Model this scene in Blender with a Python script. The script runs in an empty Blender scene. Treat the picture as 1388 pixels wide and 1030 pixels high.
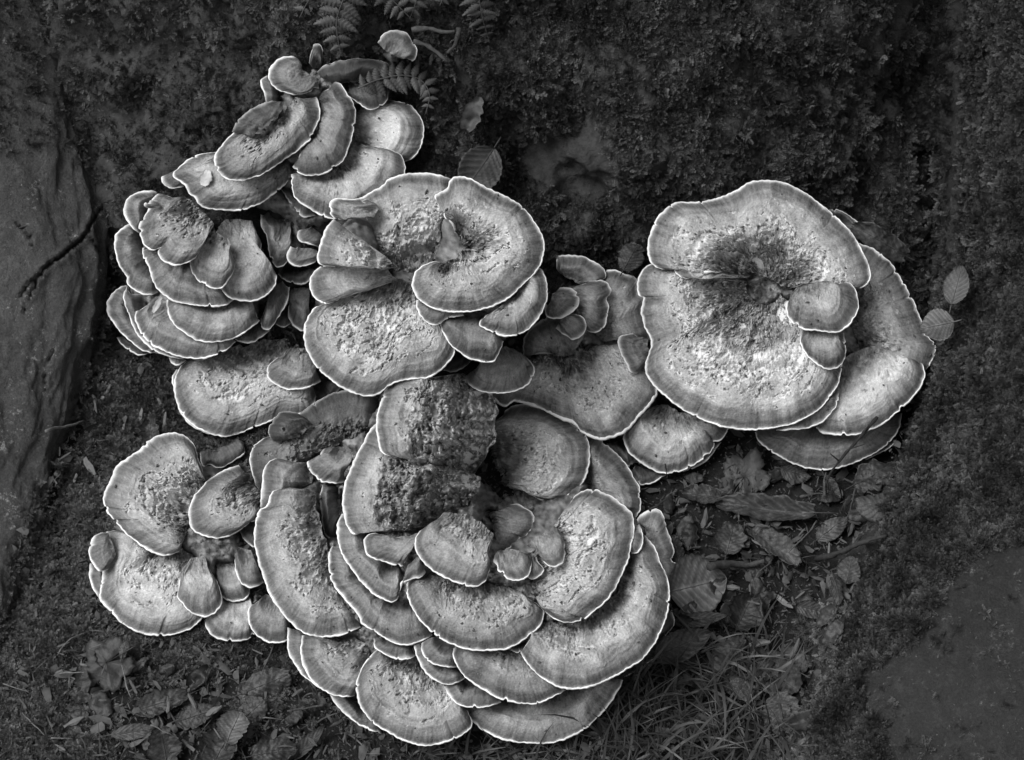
import bpy, math, random
import numpy as np
from mathutils import Vector, Matrix

random.seed(7)
rng = np.random.default_rng(11)
scene = bpy.context.scene
col = scene.collection

# ------------------------------------------------------------------ camera, sky, sun, exposure
PITCH = math.radians(55)          # the camera looks 55 degrees down at the foot of the tree
DIST = 2.6                        # metres from the camera to the plane through the middle of the fungus
PW, PH, MM = 1388.0, 1030.0, 0.001  # on that plane one picture point is one millimetre
VX = np.array([1.0, 0.0, 0.0])
VV = np.array([0.0, math.sin(PITCH), math.cos(PITCH)])
VN = np.array([0.0, -math.cos(PITCH), math.sin(PITCH)])
cam_d = bpy.data.cameras.new('camera')
cam = bpy.data.objects.new('camera', cam_d)
col.objects.link(cam)
cam.location = Vector(VN * DIST)
cam.rotation_euler = (math.pi / 2 - PITCH, 0, 0)
cam_d.sensor_width = 36
cam_d.lens = 36 * DIST / (PW * MM)
cam_d.clip_start = 0.05
cam_d.clip_end = 500
scene.camera = cam

SUN_EL, SUN_AZ = math.radians(59), math.radians(262)   # azimuth clockwise from +Y: high on the left
world = bpy.data.worlds.new('World')
scene.world = world
world.use_nodes = True
wn = world.node_tree
bg = wn.nodes['Background']
sky = wn.nodes.new('ShaderNodeTexSky')
sky.sky_type = 'NISHITA'
sky.sun_disc = False
sky.sun_elevation = SUN_EL
sky.sun_rotation = SUN_AZ
bw = wn.nodes.new('ShaderNodeRGBToBW')          # a black and white photograph: neutral light
wn.links.new(sky.outputs[0], bw.inputs[0])
wn.links.new(bw.outputs[0], bg.inputs[0])
bg.inputs[1].default_value = 0.13
sun_d = bpy.data.lights.new('sun', 'SUN')
sun_d.energy = 2.4
sun_d.angle = math.radians(38)
sun = bpy.data.objects.new('sun', sun_d)
col.objects.link(sun)
sdir = Vector((math.sin(SUN_AZ) * math.cos(SUN_EL), math.cos(SUN_AZ) * math.cos(SUN_EL), math.sin(SUN_EL)))
sun.rotation_euler = sdir.to_track_quat('Z', 'Y').to_euler()
sun.location = sdir * 6
scene.view_settings.view_transform = 'Standard'
scene.view_settings.look = 'None'
scene.view_settings.exposure = 0.68
scene.view_settings.gamma = 1.0
scene.view_settings.use_curve_mapping = False

# ------------------------------------------------------------------ frame helpers
def world_pt(x, y, h):
    """picture point (x, y) and height h (metres, towards the viewer from the middle plane) -> world"""
    x = np.asarray(x, float); y = np.asarray(y, float); h = np.asarray(h, float)
    k = (DIST - h) / DIST * MM
    u = (x - PW / 2) * k
    v = (PH / 2 - y) * k
    return u[..., None] * VX + v[..., None] * VV + h[..., None] * VN
def pic(P):
    P = np.asarray(P, float)
    u = P @ VX; v = P @ VV; h = P @ VN
    k = DIST / np.maximum(DIST - h, 0.05) / MM
    return u * k + PW / 2, PH / 2 - v * k, h
def sstep(a, b, x):
    t = np.clip((x - a) / (b - a), 0, 1)
    return t * t * (3 - 2 * t)

# ------------------------------------------------------------------ noise
_perm = np.random.default_rng(3).permutation(256)
_perm = np.concatenate([_perm, _perm, _perm])
_ga = np.random.default_rng(4).random(256) * 2 * np.pi
_gx, _gy = np.cos(_ga), np.sin(_ga)
def perlin(x, y, seed=0):
    x = np.asarray(x, float) + seed * 17.31; y = np.asarray(y, float) + seed * 9.77
    xi = np.floor(x).astype(int); yi = np.floor(y).astype(int)
    xf = x - xi; yf = y - yi
    xi &= 255; yi &= 255
    u = xf * xf * xf * (xf * (xf * 6 - 15) + 10); v = yf * yf * yf * (yf * (yf * 6 - 15) + 10)
    def g(ix, iy, dx, dy):
        hsh = _perm[_perm[ix] + iy]
        return _gx[hsh] * dx + _gy[hsh] * dy
    n00 = g(xi, yi, xf, yf); n10 = g(xi + 1, yi, xf - 1, yf)
    n01 = g(xi, yi + 1, xf, yf - 1); n11 = g(xi + 1, yi + 1, xf - 1, yf - 1)
    a = n00 + u * (n10 - n00); b = n01 + u * (n11 - n01)
    return (a + v * (b - a)) * 1.5
def fbm(x, y, seed=0, octv=4, gain=0.5):
    t = 0; a = 1.0; f = 1.0; n = 0
    for i in range(octv):
        t = t + a * perlin(x * f, y * f, seed + i * 3.1); n += a; a *= gain; f *= 2.03
    return t / n

# ------------------------------------------------------------------ object helpers
def mesh_obj(name, verts, faces, mat, parent=None, smooth=True, attrs=None):
    me = bpy.data.meshes.new(name)
    verts = np.ascontiguousarray(verts, dtype=np.float32)
    if isinstance(faces, np.ndarray):
        nf, k = faces.shape
        me.vertices.add(len(verts)); me.vertices.foreach_set('co', verts.ravel())
        me.loops.add(nf * k); me.loops.foreach_set('vertex_index', faces.astype(np.int32).ravel())
        me.polygons.add(nf)
        me.polygons.foreach_set('loop_start', np.arange(0, nf * k, k, dtype=np.int32))
        me.update(calc_edges=True)
    else:
        me.from_pydata(verts.tolist(), [], faces)
    if attrs:
        for k_, a_ in attrs.items():
            at = me.attributes.new(k_, 'FLOAT', 'POINT')
            at.data.foreach_set('value', np.asarray(a_, np.float32).ravel())
    me.validate()
    if smooth:
        me.polygons.foreach_set('use_smooth', np.ones(len(me.polygons), dtype=bool))
    if mat: me.materials.append(mat)
    ob = bpy.data.objects.new(name, me)
    col.objects.link(ob)
    if parent: ob.parent = parent
    return ob
def tag(o, label=None, cat=None, group=None, kind=None):
    if label: o['label'] = label
    if cat: o['category'] = cat
    if group: o['group'] = group
    if kind: o['kind'] = kind
    return o
def empty(name, loc=(0, 0, 0)):
    o = bpy.data.objects.new(name, None); o.empty_display_size = 0.02
    col.objects.link(o); o.location = loc
    return o
def grid_faces(n, m, off=0, flip=False):
    """n rows of m vertices"""
    i = np.arange(n - 1)[:, None] * m + np.arange(m - 1)[None, :] + off
    q = np.stack([i, i + 1, i + m + 1, i + m], -1).reshape(-1, 4)
    return q[:, ::-1] if flip else q
def spline(pts, n):
    """smooth open curve through the points, resampled to n even steps"""
    P = np.asarray(pts, float)
    if len(P) == 1: return np.repeat(P, n, 0)
    if len(P) == 2: 
        t = np.linspace(0, 1, n)[:, None]; return P[0] + (P[1] - P[0]) * t
    Q = np.vstack([2 * P[0] - P[1], P, 2 * P[-1] - P[-2]])
    out = []
    for i in range(len(P) - 1):
        p0, p1, p2, p3 = Q[i:i + 4]
        t = np.linspace(0, 1, 40, endpoint=False)[:, None]
        out.append(0.5 * (2 * p1 + (p2 - p0) * t + (2 * p0 - 5 * p1 + 4 * p2 - p3) * t ** 2 + (3 * p1 - p0 - 3 * p2 + p3) * t ** 3))
    out = np.vstack(out + [P[-1:]])
    s = np.concatenate([[0], np.cumsum(np.linalg.norm(np.diff(out, axis=0), axis=1))])
    q = np.linspace(0, s[-1], n)
    return np.stack([np.interp(q, s, out[:, k]) for k in range(P.shape[1])], 1)
def curve_len(pts):
    P = spline(pts, 60); return np.linalg.norm(np.diff(P, axis=0), axis=1).sum()
def tube(path, rad, k=8):
    """closed tube round a world path; returns verts, quads"""
    P = np.asarray(path, float); n = len(P)
    R = np.broadcast_to(np.asarray(rad, float), (n,))
    T = np.gradient(P, axis=0); T /= np.linalg.norm(T, axis=1)[:, None] + 1e-12
    up = np.array([0.13, 0.21, 0.97]); A = np.cross(T, up); A /= np.linalg.norm(A, axis=1)[:, None] + 1e-9
    B = np.cross(T, A)
    a = np.linspace(0, 2 * np.pi, k, endpoint=False)
    V = P[:, None] + R[:, None, None] * (np.cos(a)[None, :, None] * A[:, None] + np.sin(a)[None, :, None] * B[:, None])
    i = np.arange(n - 1)[:, None] * k; j = np.arange(k)[None]; j2 = (j + 1) % k
    F = np.stack([i + j, i + j2, i + k + j2, i + k + j], -1).reshape(-1, 4)
    V = V.reshape(-1, 3)
    c0, c1 = len(V), len(V) + 1
    V = np.vstack([V, P[:1], P[-1:]])
    jj = np.arange(k); j2 = (jj + 1) % k
    e0 = np.stack([np.full(k, c0), j2, jj, np.full(k, c0)], -1)
    faces = [tuple(f) for f in F] + [(c0, int(b), int(a_)) for a_, b in zip(jj, j2)] + \
            [(c1, int((n - 1) * k + a_), int((n - 1) * k + b)) for a_, b in zip(jj, j2)]
    return V, faces

# ------------------------------------------------------------------ materials
class NT:
    def __init__(s, name):
        s.m = bpy.data.materials.new(name); s.m.use_nodes = True
        s.t = s.m.node_tree; s.b = s.t.nodes['Principled BSDF']
    def n(s, typ, **kw):
        nd = s.t.nodes.new(typ)
        for k, v in kw.items(): setattr(nd, k, v)
        return nd
    def l(s, a, b): s.t.links.new(a, b)
    def val(s, sock, v):
        if hasattr(v, 'is_output') or isinstance(v, bpy.types.NodeSocket): s.l(v, sock)
        else: sock.default_value = v
    def math(s, op, a, b=0.0, c=None, clamp=False):
        nd = s.n('ShaderNodeMath', operation=op); nd.use_clamp = clamp
        s.val(nd.inputs[0], a); s.val(nd.inputs[1], b)
        if c is not None: s.val(nd.inputs[2], c)
        return nd.outputs[0]
    def mapr(s, v, a, b, c=0.0, d=1.0, smooth=True):
        nd = s.n('ShaderNodeMapRange'); nd.interpolation_type = 'SMOOTHSTEP' if smooth else 'LINEAR'
        s.val(nd.inputs[0], v)
        for i, q in enumerate((a, b, c, d)): s.val(nd.inputs[i + 1], q)
        return nd.outputs[0]
    def mix(s, f, a, b):
        nd = s.n('ShaderNodeMix', data_type='FLOAT')
        s.val(nd.inputs[0], f); s.val(nd.inputs[2], a); s.val(nd.inputs[3], b)
        return nd.outputs[0]
    def attr(s, name, typ='GEOMETRY'):
        nd = s.n('ShaderNodeAttribute', attribute_name=name, attribute_type=typ); return nd.outputs['Fac']
    def noise(s, scale, detail=4, rough=0.55, vec=None, dist=0.0):
        nd = s.n('ShaderNodeTexNoise'); nd.inputs['Scale'].default_value = scale
        nd.inputs['Detail'].default_value = detail; nd.inputs['Roughness'].default_value = rough
        nd.inputs['Distortion'].default_value = dist
        s.l(vec if vec is not None else s.pos(), nd.inputs['Vector'])
        return nd.outputs['Fac']
    def pos(s):
        if not hasattr(s, '_p'): s._p = s.n('ShaderNodeNewGeometry').outputs['Position']
        return s._p
    def vec(s, x, y, z=0.0):
        nd = s.n('ShaderNodeCombineXYZ')
        for i, q in enumerate((x, y, z)): s.val(nd.inputs[i], q)
        return nd.outputs[0]
    def bump(s, h, strength, dist, prev=None):
        nd = s.n('ShaderNodeBump'); nd.inputs['Strength'].default_value = strength
        nd.inputs['Distance'].default_value = dist
        s.l(h, nd.inputs['Height'])
        if prev is not None: s.l(prev, nd.inputs['Normal'])
        return nd.outputs[0]
    def out(s, colour, rough=0.7, normal=None, spec=0.3):
        s.val(s.b.inputs['Base Color'], colour) if hasattr(colour, 'is_output') else None
        if not hasattr(colour, 'is_output'):
            s.b.inputs['Base Color'].default_value = (colour, colour, colour, 1)
        s.val(s.b.inputs['Roughness'], rough)
        s.b.inputs['Specular IOR Level'].default_value = spec
        if normal is not None: s.l(normal, s.b.inputs['Normal'])
        return s.m

def mat_cap():
    k = NT('fungus cap')
    al = k.attr('albedo')
    grain = k.noise(750, 2, 0.65)
    c = k.math('MULTIPLY', al, k.math('MULTIPLY_ADD', grain, 0.9, 0.55))
    c = k.math('MULTIPLY', c, k.attr('tone', 'OBJECT'))
    c = k.math('MAXIMUM', k.math('MINIMUM', c, 0.85), 0.03)
    nb = k.bump(k.noise(420, 3, 0.7), 0.9, 0.0014)
    return k.out(c, 0.55, nb, 0.35)
def mat_rim():
    k = NT('white growing margin')
    c = k.math('MULTIPLY_ADD', k.noise(45, 4, 0.6), 0.75, 0.38)
    c = k.math('MINIMUM', c, 0.85)
    return k.out(c, 0.6, k.bump(k.noise(700, 2), 0.4, 0.0005), 0.3)
def mat_core():
    k = NT('fungus flesh')
    c = k.math('MULTIPLY', k.attr('albedo'), k.math('MULTIPLY_ADD', k.noise(500, 3, 0.65), 1.0, 0.5))
    return k.out(c, 0.55, k.bump(k.noise(260, 4, 0.7), 1.0, 0.003), 0.4)
def mat_bark(name, gain):
    k = NT(name)
    big = k.noise(6, 5, 0.6)
    sp = k.mapr(k.noise(150, 4, 0.75), 0.50, 0.66)
    lich = k.mapr(k.noise(26, 5, 0.7), 0.54, 0.66)
    c = k.math('MULTIPLY_ADD', big, 0.036, 0.006)
    c = k.math('MULTIPLY_ADD', k.math('MULTIPLY', sp, lich), 0.13, c)
    c = k.math('MULTIPLY_ADD', k.mapr(k.noise(70, 6, 0.8), 0.50, 0.62), 0.016, c)
    c = k.math('MULTIPLY_ADD', k.noise(380, 4, 0.8), 0.060, k.math('ADD', c, -0.024))
    c = k.math('MAXIMUM', c, 0.005)
    c = k.math('MULTIPLY_ADD', k.mapr(k.noise(230, 1, 0.5), 0.74, 0.80), 0.10, c)
    c = k.math('MULTIPLY', c, gain)
    nb = k.bump(k.noise(340, 5, 0.8), 1.0, 0.0022)
    nb = k.bump(k.noise(60, 7, 0.72), 1.0, 0.008, nb)
    return k.out(c, 0.75, nb, 0.25)
def mat_trunk():
    k = NT('mossy bark')
    c = k.math('MULTIPLY_ADD', k.noise(60, 7, 0.75), 0.115, -0.018)
    c = k.math('MAXIMUM', c, 0.006)
    nb = k.bump(k.noise(90, 5, 0.7), 1.0, 0.006)
    return k.out(c, 0.85, nb, 0.2)
def mat_soil():
    k = NT('leaf mould')
    c = k.math('MULTIPLY_ADD', k.noise(40, 6, 0.7), 0.07, -0.016)
    c = k.math('MAXIMUM', c, 0.006)
    nb = k.bump(k.noise(140, 6, 0.75), 1.0, 0.008)
    return k.out(c, 0.85, nb, 0.2)
def mat_moss(name, lo, hi):
    k = NT(name)
    rnd = k.n('ShaderNodeObjectInfo').outputs['Random']
    c = k.math('MULTIPLY_ADD', rnd, hi - lo, lo)
    c = k.math('MULTIPLY', c, k.mapr(k.noise(14, 5, 0.65), 0.34, 0.66, 0.45, 1.6))
    m = k.out(c, 0.6, None, 0.3)
    return m
def mat_plain(name, lo, hi, scale=60, rough=0.6, bump=0.001, objrand=False):
    k = NT(name)
    c = k.math('MULTIPLY_ADD', k.noise(scale, 5, 0.65), (hi - lo) * 1.6, lo - (hi - lo) * 0.3)
    if objrand:
        c = k.math('MULTIPLY', c, k.attr('tone', 'OBJECT'))
        c = k.math('MULTIPLY', c, k.math('ADD', k.attr('vein'), 1.0))
    c = k.math('MAXIMUM', c, 0.004)
    return k.out(c, rough, k.bump(k.noise(scale * 6, 4, 0.6), 0.6, bump), 0.3)
M_CAP, M_RIM, M_CORE, M_BARK, M_TRUNK, M_SOIL = mat_cap(), mat_rim(), mat_core(), mat_bark('dark bark', 0.9), mat_trunk(), mat_soil()
M_MOSS = mat_moss('moss', 0.020, 0.078)
M_MOSS2 = mat_moss('ground moss', 0.045, 0.13)
M_BARK_LIT = mat_bark('speckled bark lit in colour', 2.0)  # same bark lightened in colour, replacing sunlight the left root lacks
M_LEAF = mat_plain('dead leaf', 0.014, 0.072, 55, 0.5, 0.0012, True)
M_TWIG = mat_plain('twig bark', 0.02, 0.13, 160, 0.8, 0.003, True)
M_CHIP = mat_plain('wood chip', 0.06, 0.16, 200, 0.7, 0.001, True)
M_FERN = mat_plain('fern', 0.03, 0.09, 90, 0.55, 0.0006)
M_GRASS = mat_moss('grass', 0.05, 0.15)
M_LITTER = mat_plain('litter crumbs', 0.015, 0.10, 80, 0.7, 0.0006)

# ------------------------------------------------------------------ height record of everything solid (picture cells, 3 points each)
CELL, X0, Y0 = 3.0, -150.0, -150.0
NXC, NYC = 570, 450
zb = np.full((NYC, NXC), -9.0)
def cells(x, y):
    return np.clip(((y - Y0) / CELL).astype(int), 0, NYC - 1), np.clip(((x - X0) / CELL).astype(int), 0, NXC - 1)
def stamp(buf, x, y, h):
    j, i = cells(np.ravel(x), np.ravel(y))
    ok = (np.ravel(x) > X0) & (np.ravel(x) < X0 + NXC * CELL) & (np.ravel(y) > Y0) & (np.ravel(y) < Y0 + NYC * CELL)
    np.maximum.at(buf, (j[ok], i[ok]), np.ravel(h)[ok])
def shift_filter(a, r, f):
    out = a.copy()
    for d in range(1, r + 1):
        for dy, dx in ((0, d), (0, -d)):
            out = f(out, np.roll(a, dx, 1))
    b = out.copy()
    for d in range(1, r + 1):
        for dy in (d, -d): out = f(out, np.roll(b, dy, 0))
    return out
def disc(m, r):
    """grow a mask by a round brush of r cells"""
    out = m.copy(); H, W = m.shape; mi = m.astype(int)
    c = np.concatenate([np.zeros((H, 1), int), np.cumsum(mi, 1)], 1); x = np.arange(W)
    for dy in range(-r, r + 1):
        w = int(math.sqrt(r * r - dy * dy))
        row = (c[:, np.minimum(x + w + 1, W)] - c[:, np.maximum(x - w, 0)]) > 0
        a0, a1 = max(0, dy), min(H, H + dy)
        out[a0:a1] |= row[a0 - dy:a1 - dy]
    return out
def blur(a, r):
    k = 2 * r + 1
    for ax in (0, 1):
        c = np.cumsum(np.concatenate([np.repeat(np.take(a, [0], ax), r + 1, ax), a, np.repeat(np.take(a, [-1], ax), r, ax)], ax), ax)
        n = a.shape[ax]
        a = (np.take(c, range(k, k + n), ax) - np.take(c, range(0, n), ax)) / k
    return a
def inside(x, y, poly):
    x = np.asarray(x, float); y = np.asarray(y, float); c = np.zeros(x.shape, bool); n = len(poly)
    for i in range(n):
        (x1, y1), (x2, y2) = poly[i], poly[(i + 1) % n]
        if y1 == y2: continue
        hit = ((y1 > y) != (y2 > y)) & (x < (x2 - x1) * (y - y1) / (y2 - y1) + x1)
        c ^= hit
    return c

def solid(P):
    global zb
    b = np.full(zb.shape, -9.0); x, y, h = pic(P); stamp(b, x, y, h)
    f = shift_filter(b, 3, np.maximum); b = np.where(b < -5, f, b)
    zb = np.maximum(zb, b)
# ------------------------------------------------------------------ the ground
GZ = -0.026
def soil_z(x, y):
    return GZ + 0.016 * fbm(x * 5, y * 5, 5, 4) + 0.004 * fbm(x * 40, y * 40, 9, 3)
gx = np.concatenate([[-60, -20, -8, -4, -2.2], np.linspace(-1.4, 1.4, 330), [2.2, 4, 8, 20, 60]])
gy = np.concatenate([[-60, -20, -8, -4, -2.0], np.linspace(-1.1, 0.55, 230), [1.2, 4, 8, 20, 60]])
GXX, GYY = np.meshgrid(gx, gy)
GV = np.stack([GXX, GYY, soil_z(GXX, GYY)], -1).reshape(-1, 3)
ground = mesh_obj('ground', GV, grid_faces(len(gy), len(gx)), M_SOIL)
tag(ground, 'dark leaf mould and moss at the foot of the tree', kind='structure')
solid(GV)

# ------------------------------------------------------------------ the tree: trunk and two buttress roots
tree = empty('tree', (0.05, 1.3, GZ))
tag(tree, 'old broad trunk with mossy bark and two buttress roots around the fungus', 'tree')
TC = np.array([0.05, 1.3])
def trunk_r(th, z):
    r = 0.75 + 0.587 * np.exp(-(np.maximum(z, -0.2) - GZ) / 0.54)
    a = th * 1.25
    l = 0.055 * fbm(a * 4.2, z * 4.5, 21, 3) + 0.028 * fbm(a * 14, z * 15, 23, 3) + 0.005 * fbm(a * 60, z * 60, 27, 2)
    cleft = 0.10 * np.exp(-((th - 0.445 - 0.22 * z - 0.012 * np.sin(z * 21)) / 0.028) ** 2) * sstep(3.0, 1.5, z)
    return r + l * np.clip(1.6 - np.maximum(z, 0) * 0.3, 0.3, 1.6) - cleft
th = np.radians(np.concatenate([np.linspace(-180, -46, 22)[:-1], np.linspace(-46, 46, 330), np.linspace(46, 180, 22)[1:]]))
tz = np.concatenate([np.linspace(-0.12, 0.72, 190), np.linspace(0.76, 3.2, 26)])
TH, TZ = np.meshgrid(th, tz)
TR = trunk_r(TH, TZ)
TV = np.stack([TC[0] + TR * np.sin(TH), TC[1] - TR * np.cos(TH), TZ], -1)
def local(V):
    return V - np.array(tree.location)
trunk = mesh_obj('trunk', local(TV.reshape(-1, 3)), grid_faces(len(tz), len(th)), M_TRUNK, tree)
solid(TV.reshape(-1, 3))

def root_mesh(path, nl, nk, seed, crack=None):
    """path rows: picture x, y, height over the ground plane, half width, half height"""
    P = np.asarray(path, float)
    S = spline(P, nl)
    k0 = (PH / 2 - S[:, 1]) * MM
    h = -0.70 * (k0 + 0.045) + S[:, 2] / MM * MM
    for _ in range(3):
        k0 = (PH / 2 - S[:, 1]) * MM * (DIST - h) / DIST
        h = -0.70 * (k0 + 0.045) + S[:, 2]
    C = world_pt(S[:, 0], S[:, 1], h)
    T = np.gradient(C, axis=0); T /= np.linalg.norm(T, axis=1)[:, None]
    A = np.cross(T, [0, 0, 1.0]); A /= np.linalg.norm(A, axis=1)[:, None]
    A[A[:, 0] < 0] *= -1
    B = np.array([0, -0.25, 1.0])[None] - (T @ np.array([0, -0.25, 1.0]))[:, None] * T
    B /= np.linalg.norm(B, axis=1)[:, None]
    q = np.linspace(0, 1, nk)
    ang = -0.62 * np.pi + 1.24 * np.pi * q              # open underneath, in the soil
    s = np.concatenate([[0], np.cumsum(np.linalg.norm(np.diff(C, axis=0), axis=1))])
    AA, SS = np.meshgrid(ang, s)
    bul = 1 + 0.16 * fbm(AA * 1.1, SS * 3.0, seed, 3) + 0.04 * fbm(AA * 5, SS * 12, seed + 2, 3) + 0.009 * fbm(AA * 20, SS * 60, seed + 5, 3)
    V = C[:, None] + bul[..., None] * (S[:, 3][:, None, None] * np.sin(AA)[..., None] * A[:, None] + S[:, 4][:, None, None] * np.cos(AA)[..., None] * B[:, None])
    if crack is not None:
        X, Y, H = pic(V.reshape(-1, 3))
        best = np.full(X.shape, 1e9); wd = np.zeros(X.shape)
        for (cl, w0) in crack:
            cp = spline(cl, 90); cp = cp + 1.8 * np.stack([perlin(np.arange(90) * 0.5, np.zeros(90), seed + 8), perlin(np.arange(90) * 0.5, np.ones(90), seed + 9)], 1)
            ww = w0 * np.sin(np.linspace(0.15, 3.0, 90)) ** 0.7
            near = (X > cp[:, 0].min() - 30) & (X < cp[:, 0].max() + 30) & (Y > cp[:, 1].min() - 30) & (Y < cp[:, 1].max() + 30)
            ii = np.nonzero(near)[0]
            dd = np.hypot(X[ii, None] - cp[None, :, 0], Y[ii, None] - cp[None, :, 1])
            k = dd.argmin(1); d = dd[np.arange(len(ii)), k]
            dep = 0.022 * np.exp(-(d / (ww[k] + 0.4)) ** 2) - 0.004 * np.exp(-((d - ww[k] * 2.4) / 5) ** 2)
            H[ii] -= dep * np.clip(ww[k] / 1.2, 0, 1)
        V = world_pt(X, Y, H).reshape(V.shape)
    return V, (nl, nk)
LROOT = [(-270, -260, 0.54, 0.30, 0.12), (-205, 20, 0.33, 0.30, 0.12), (-152, 260, 0.155, 0.29, 0.115), (-165, 480, 0.04, 0.30, 0.115), (-230, 700, 0.0, 0.285, 0.10), (-310, 930, -0.02, 0.27, 0.09), (-420, 1200, -0.05, 0.24, 0.08)]
RROOT = [(1560, -260, 0.60, 0.24, 0.22), (1520, 60, 0.36, 0.22, 0.22), (1500, 330, 0.17, 0.22, 0.21), (1465, 620, 0.06, 0.215, 0.18), (1375, 850, 0.02, 0.225, 0.16), (1310, 1080, 0.0, 0.22, 0.15), (1200, 1400, -0.06, 0.18, 0.11)]
CRACK = [([(158, 250), (148, 268), (130, 292), (112, 322), (84, 346), (58, 366), (46, 388), (36, 410), (30, 434)], 1.6),
         ([(60, 366), (40, 384), (22, 408)], 0.9), ([(118, 318), (128, 330), (134, 344)], 0.7), ([(20, 300), (38, 318), (46, 340)], 0.7), ([(75, 470), (62, 500), (60, 530)], 0.7)]
LV, ldim = root_mesh(LROOT, 540, 230, 31, CRACK)
RV, rdim = root_mesh(RROOT, 300, 150, 47)
for V, dim, mt_ in ((LV, ldim, M_BARK_LIT), (RV, rdim, M_BARK)):
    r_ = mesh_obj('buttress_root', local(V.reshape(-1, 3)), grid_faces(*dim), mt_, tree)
    solid(V.reshape(-1, 3))
tree.children[1]['label'] = 'bare cracked buttress root at the left edge'
tree.children[2]['label'] = 'buttress root at the right edge, mossy with a bare patch'
hole = zb < -5
zf = shift_filter(zb, 2, np.maximum)
zb = np.where(hole, zf, zb)
zb = np.where(zb < -5, -0.2, zb)
bgz = zb.copy()
def bg_h(x, y):
    j, i = cells(np.asarray(x, float), np.asarray(y, float)); return bgz[j, i]

# ------------------------------------------------------------------ the fungus: overlapping caps, listed from the undermost to the topmost
REG = {'R1': (120, 20, 2.776), 'R2': (380, 210, 2.776), 'R3': (800, 220, 2.776), 'R4': (100, 380, 2.776), 'R5': (100, 540, 2.776),
       'R6': (420, 480, 2.776), 'R7': (340, 660, 2.3133), 'T1': (130, 240, 3.963), 'T2': (560, 330, 3.963), 'T3': (820, 480, 2.953),
       'T4': (320, 480, 3.963), 'T5': (640, 520, 4.62), 'T6': (600, 660, 6.94), 'B2': (380, 0, 3.303)}
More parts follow.
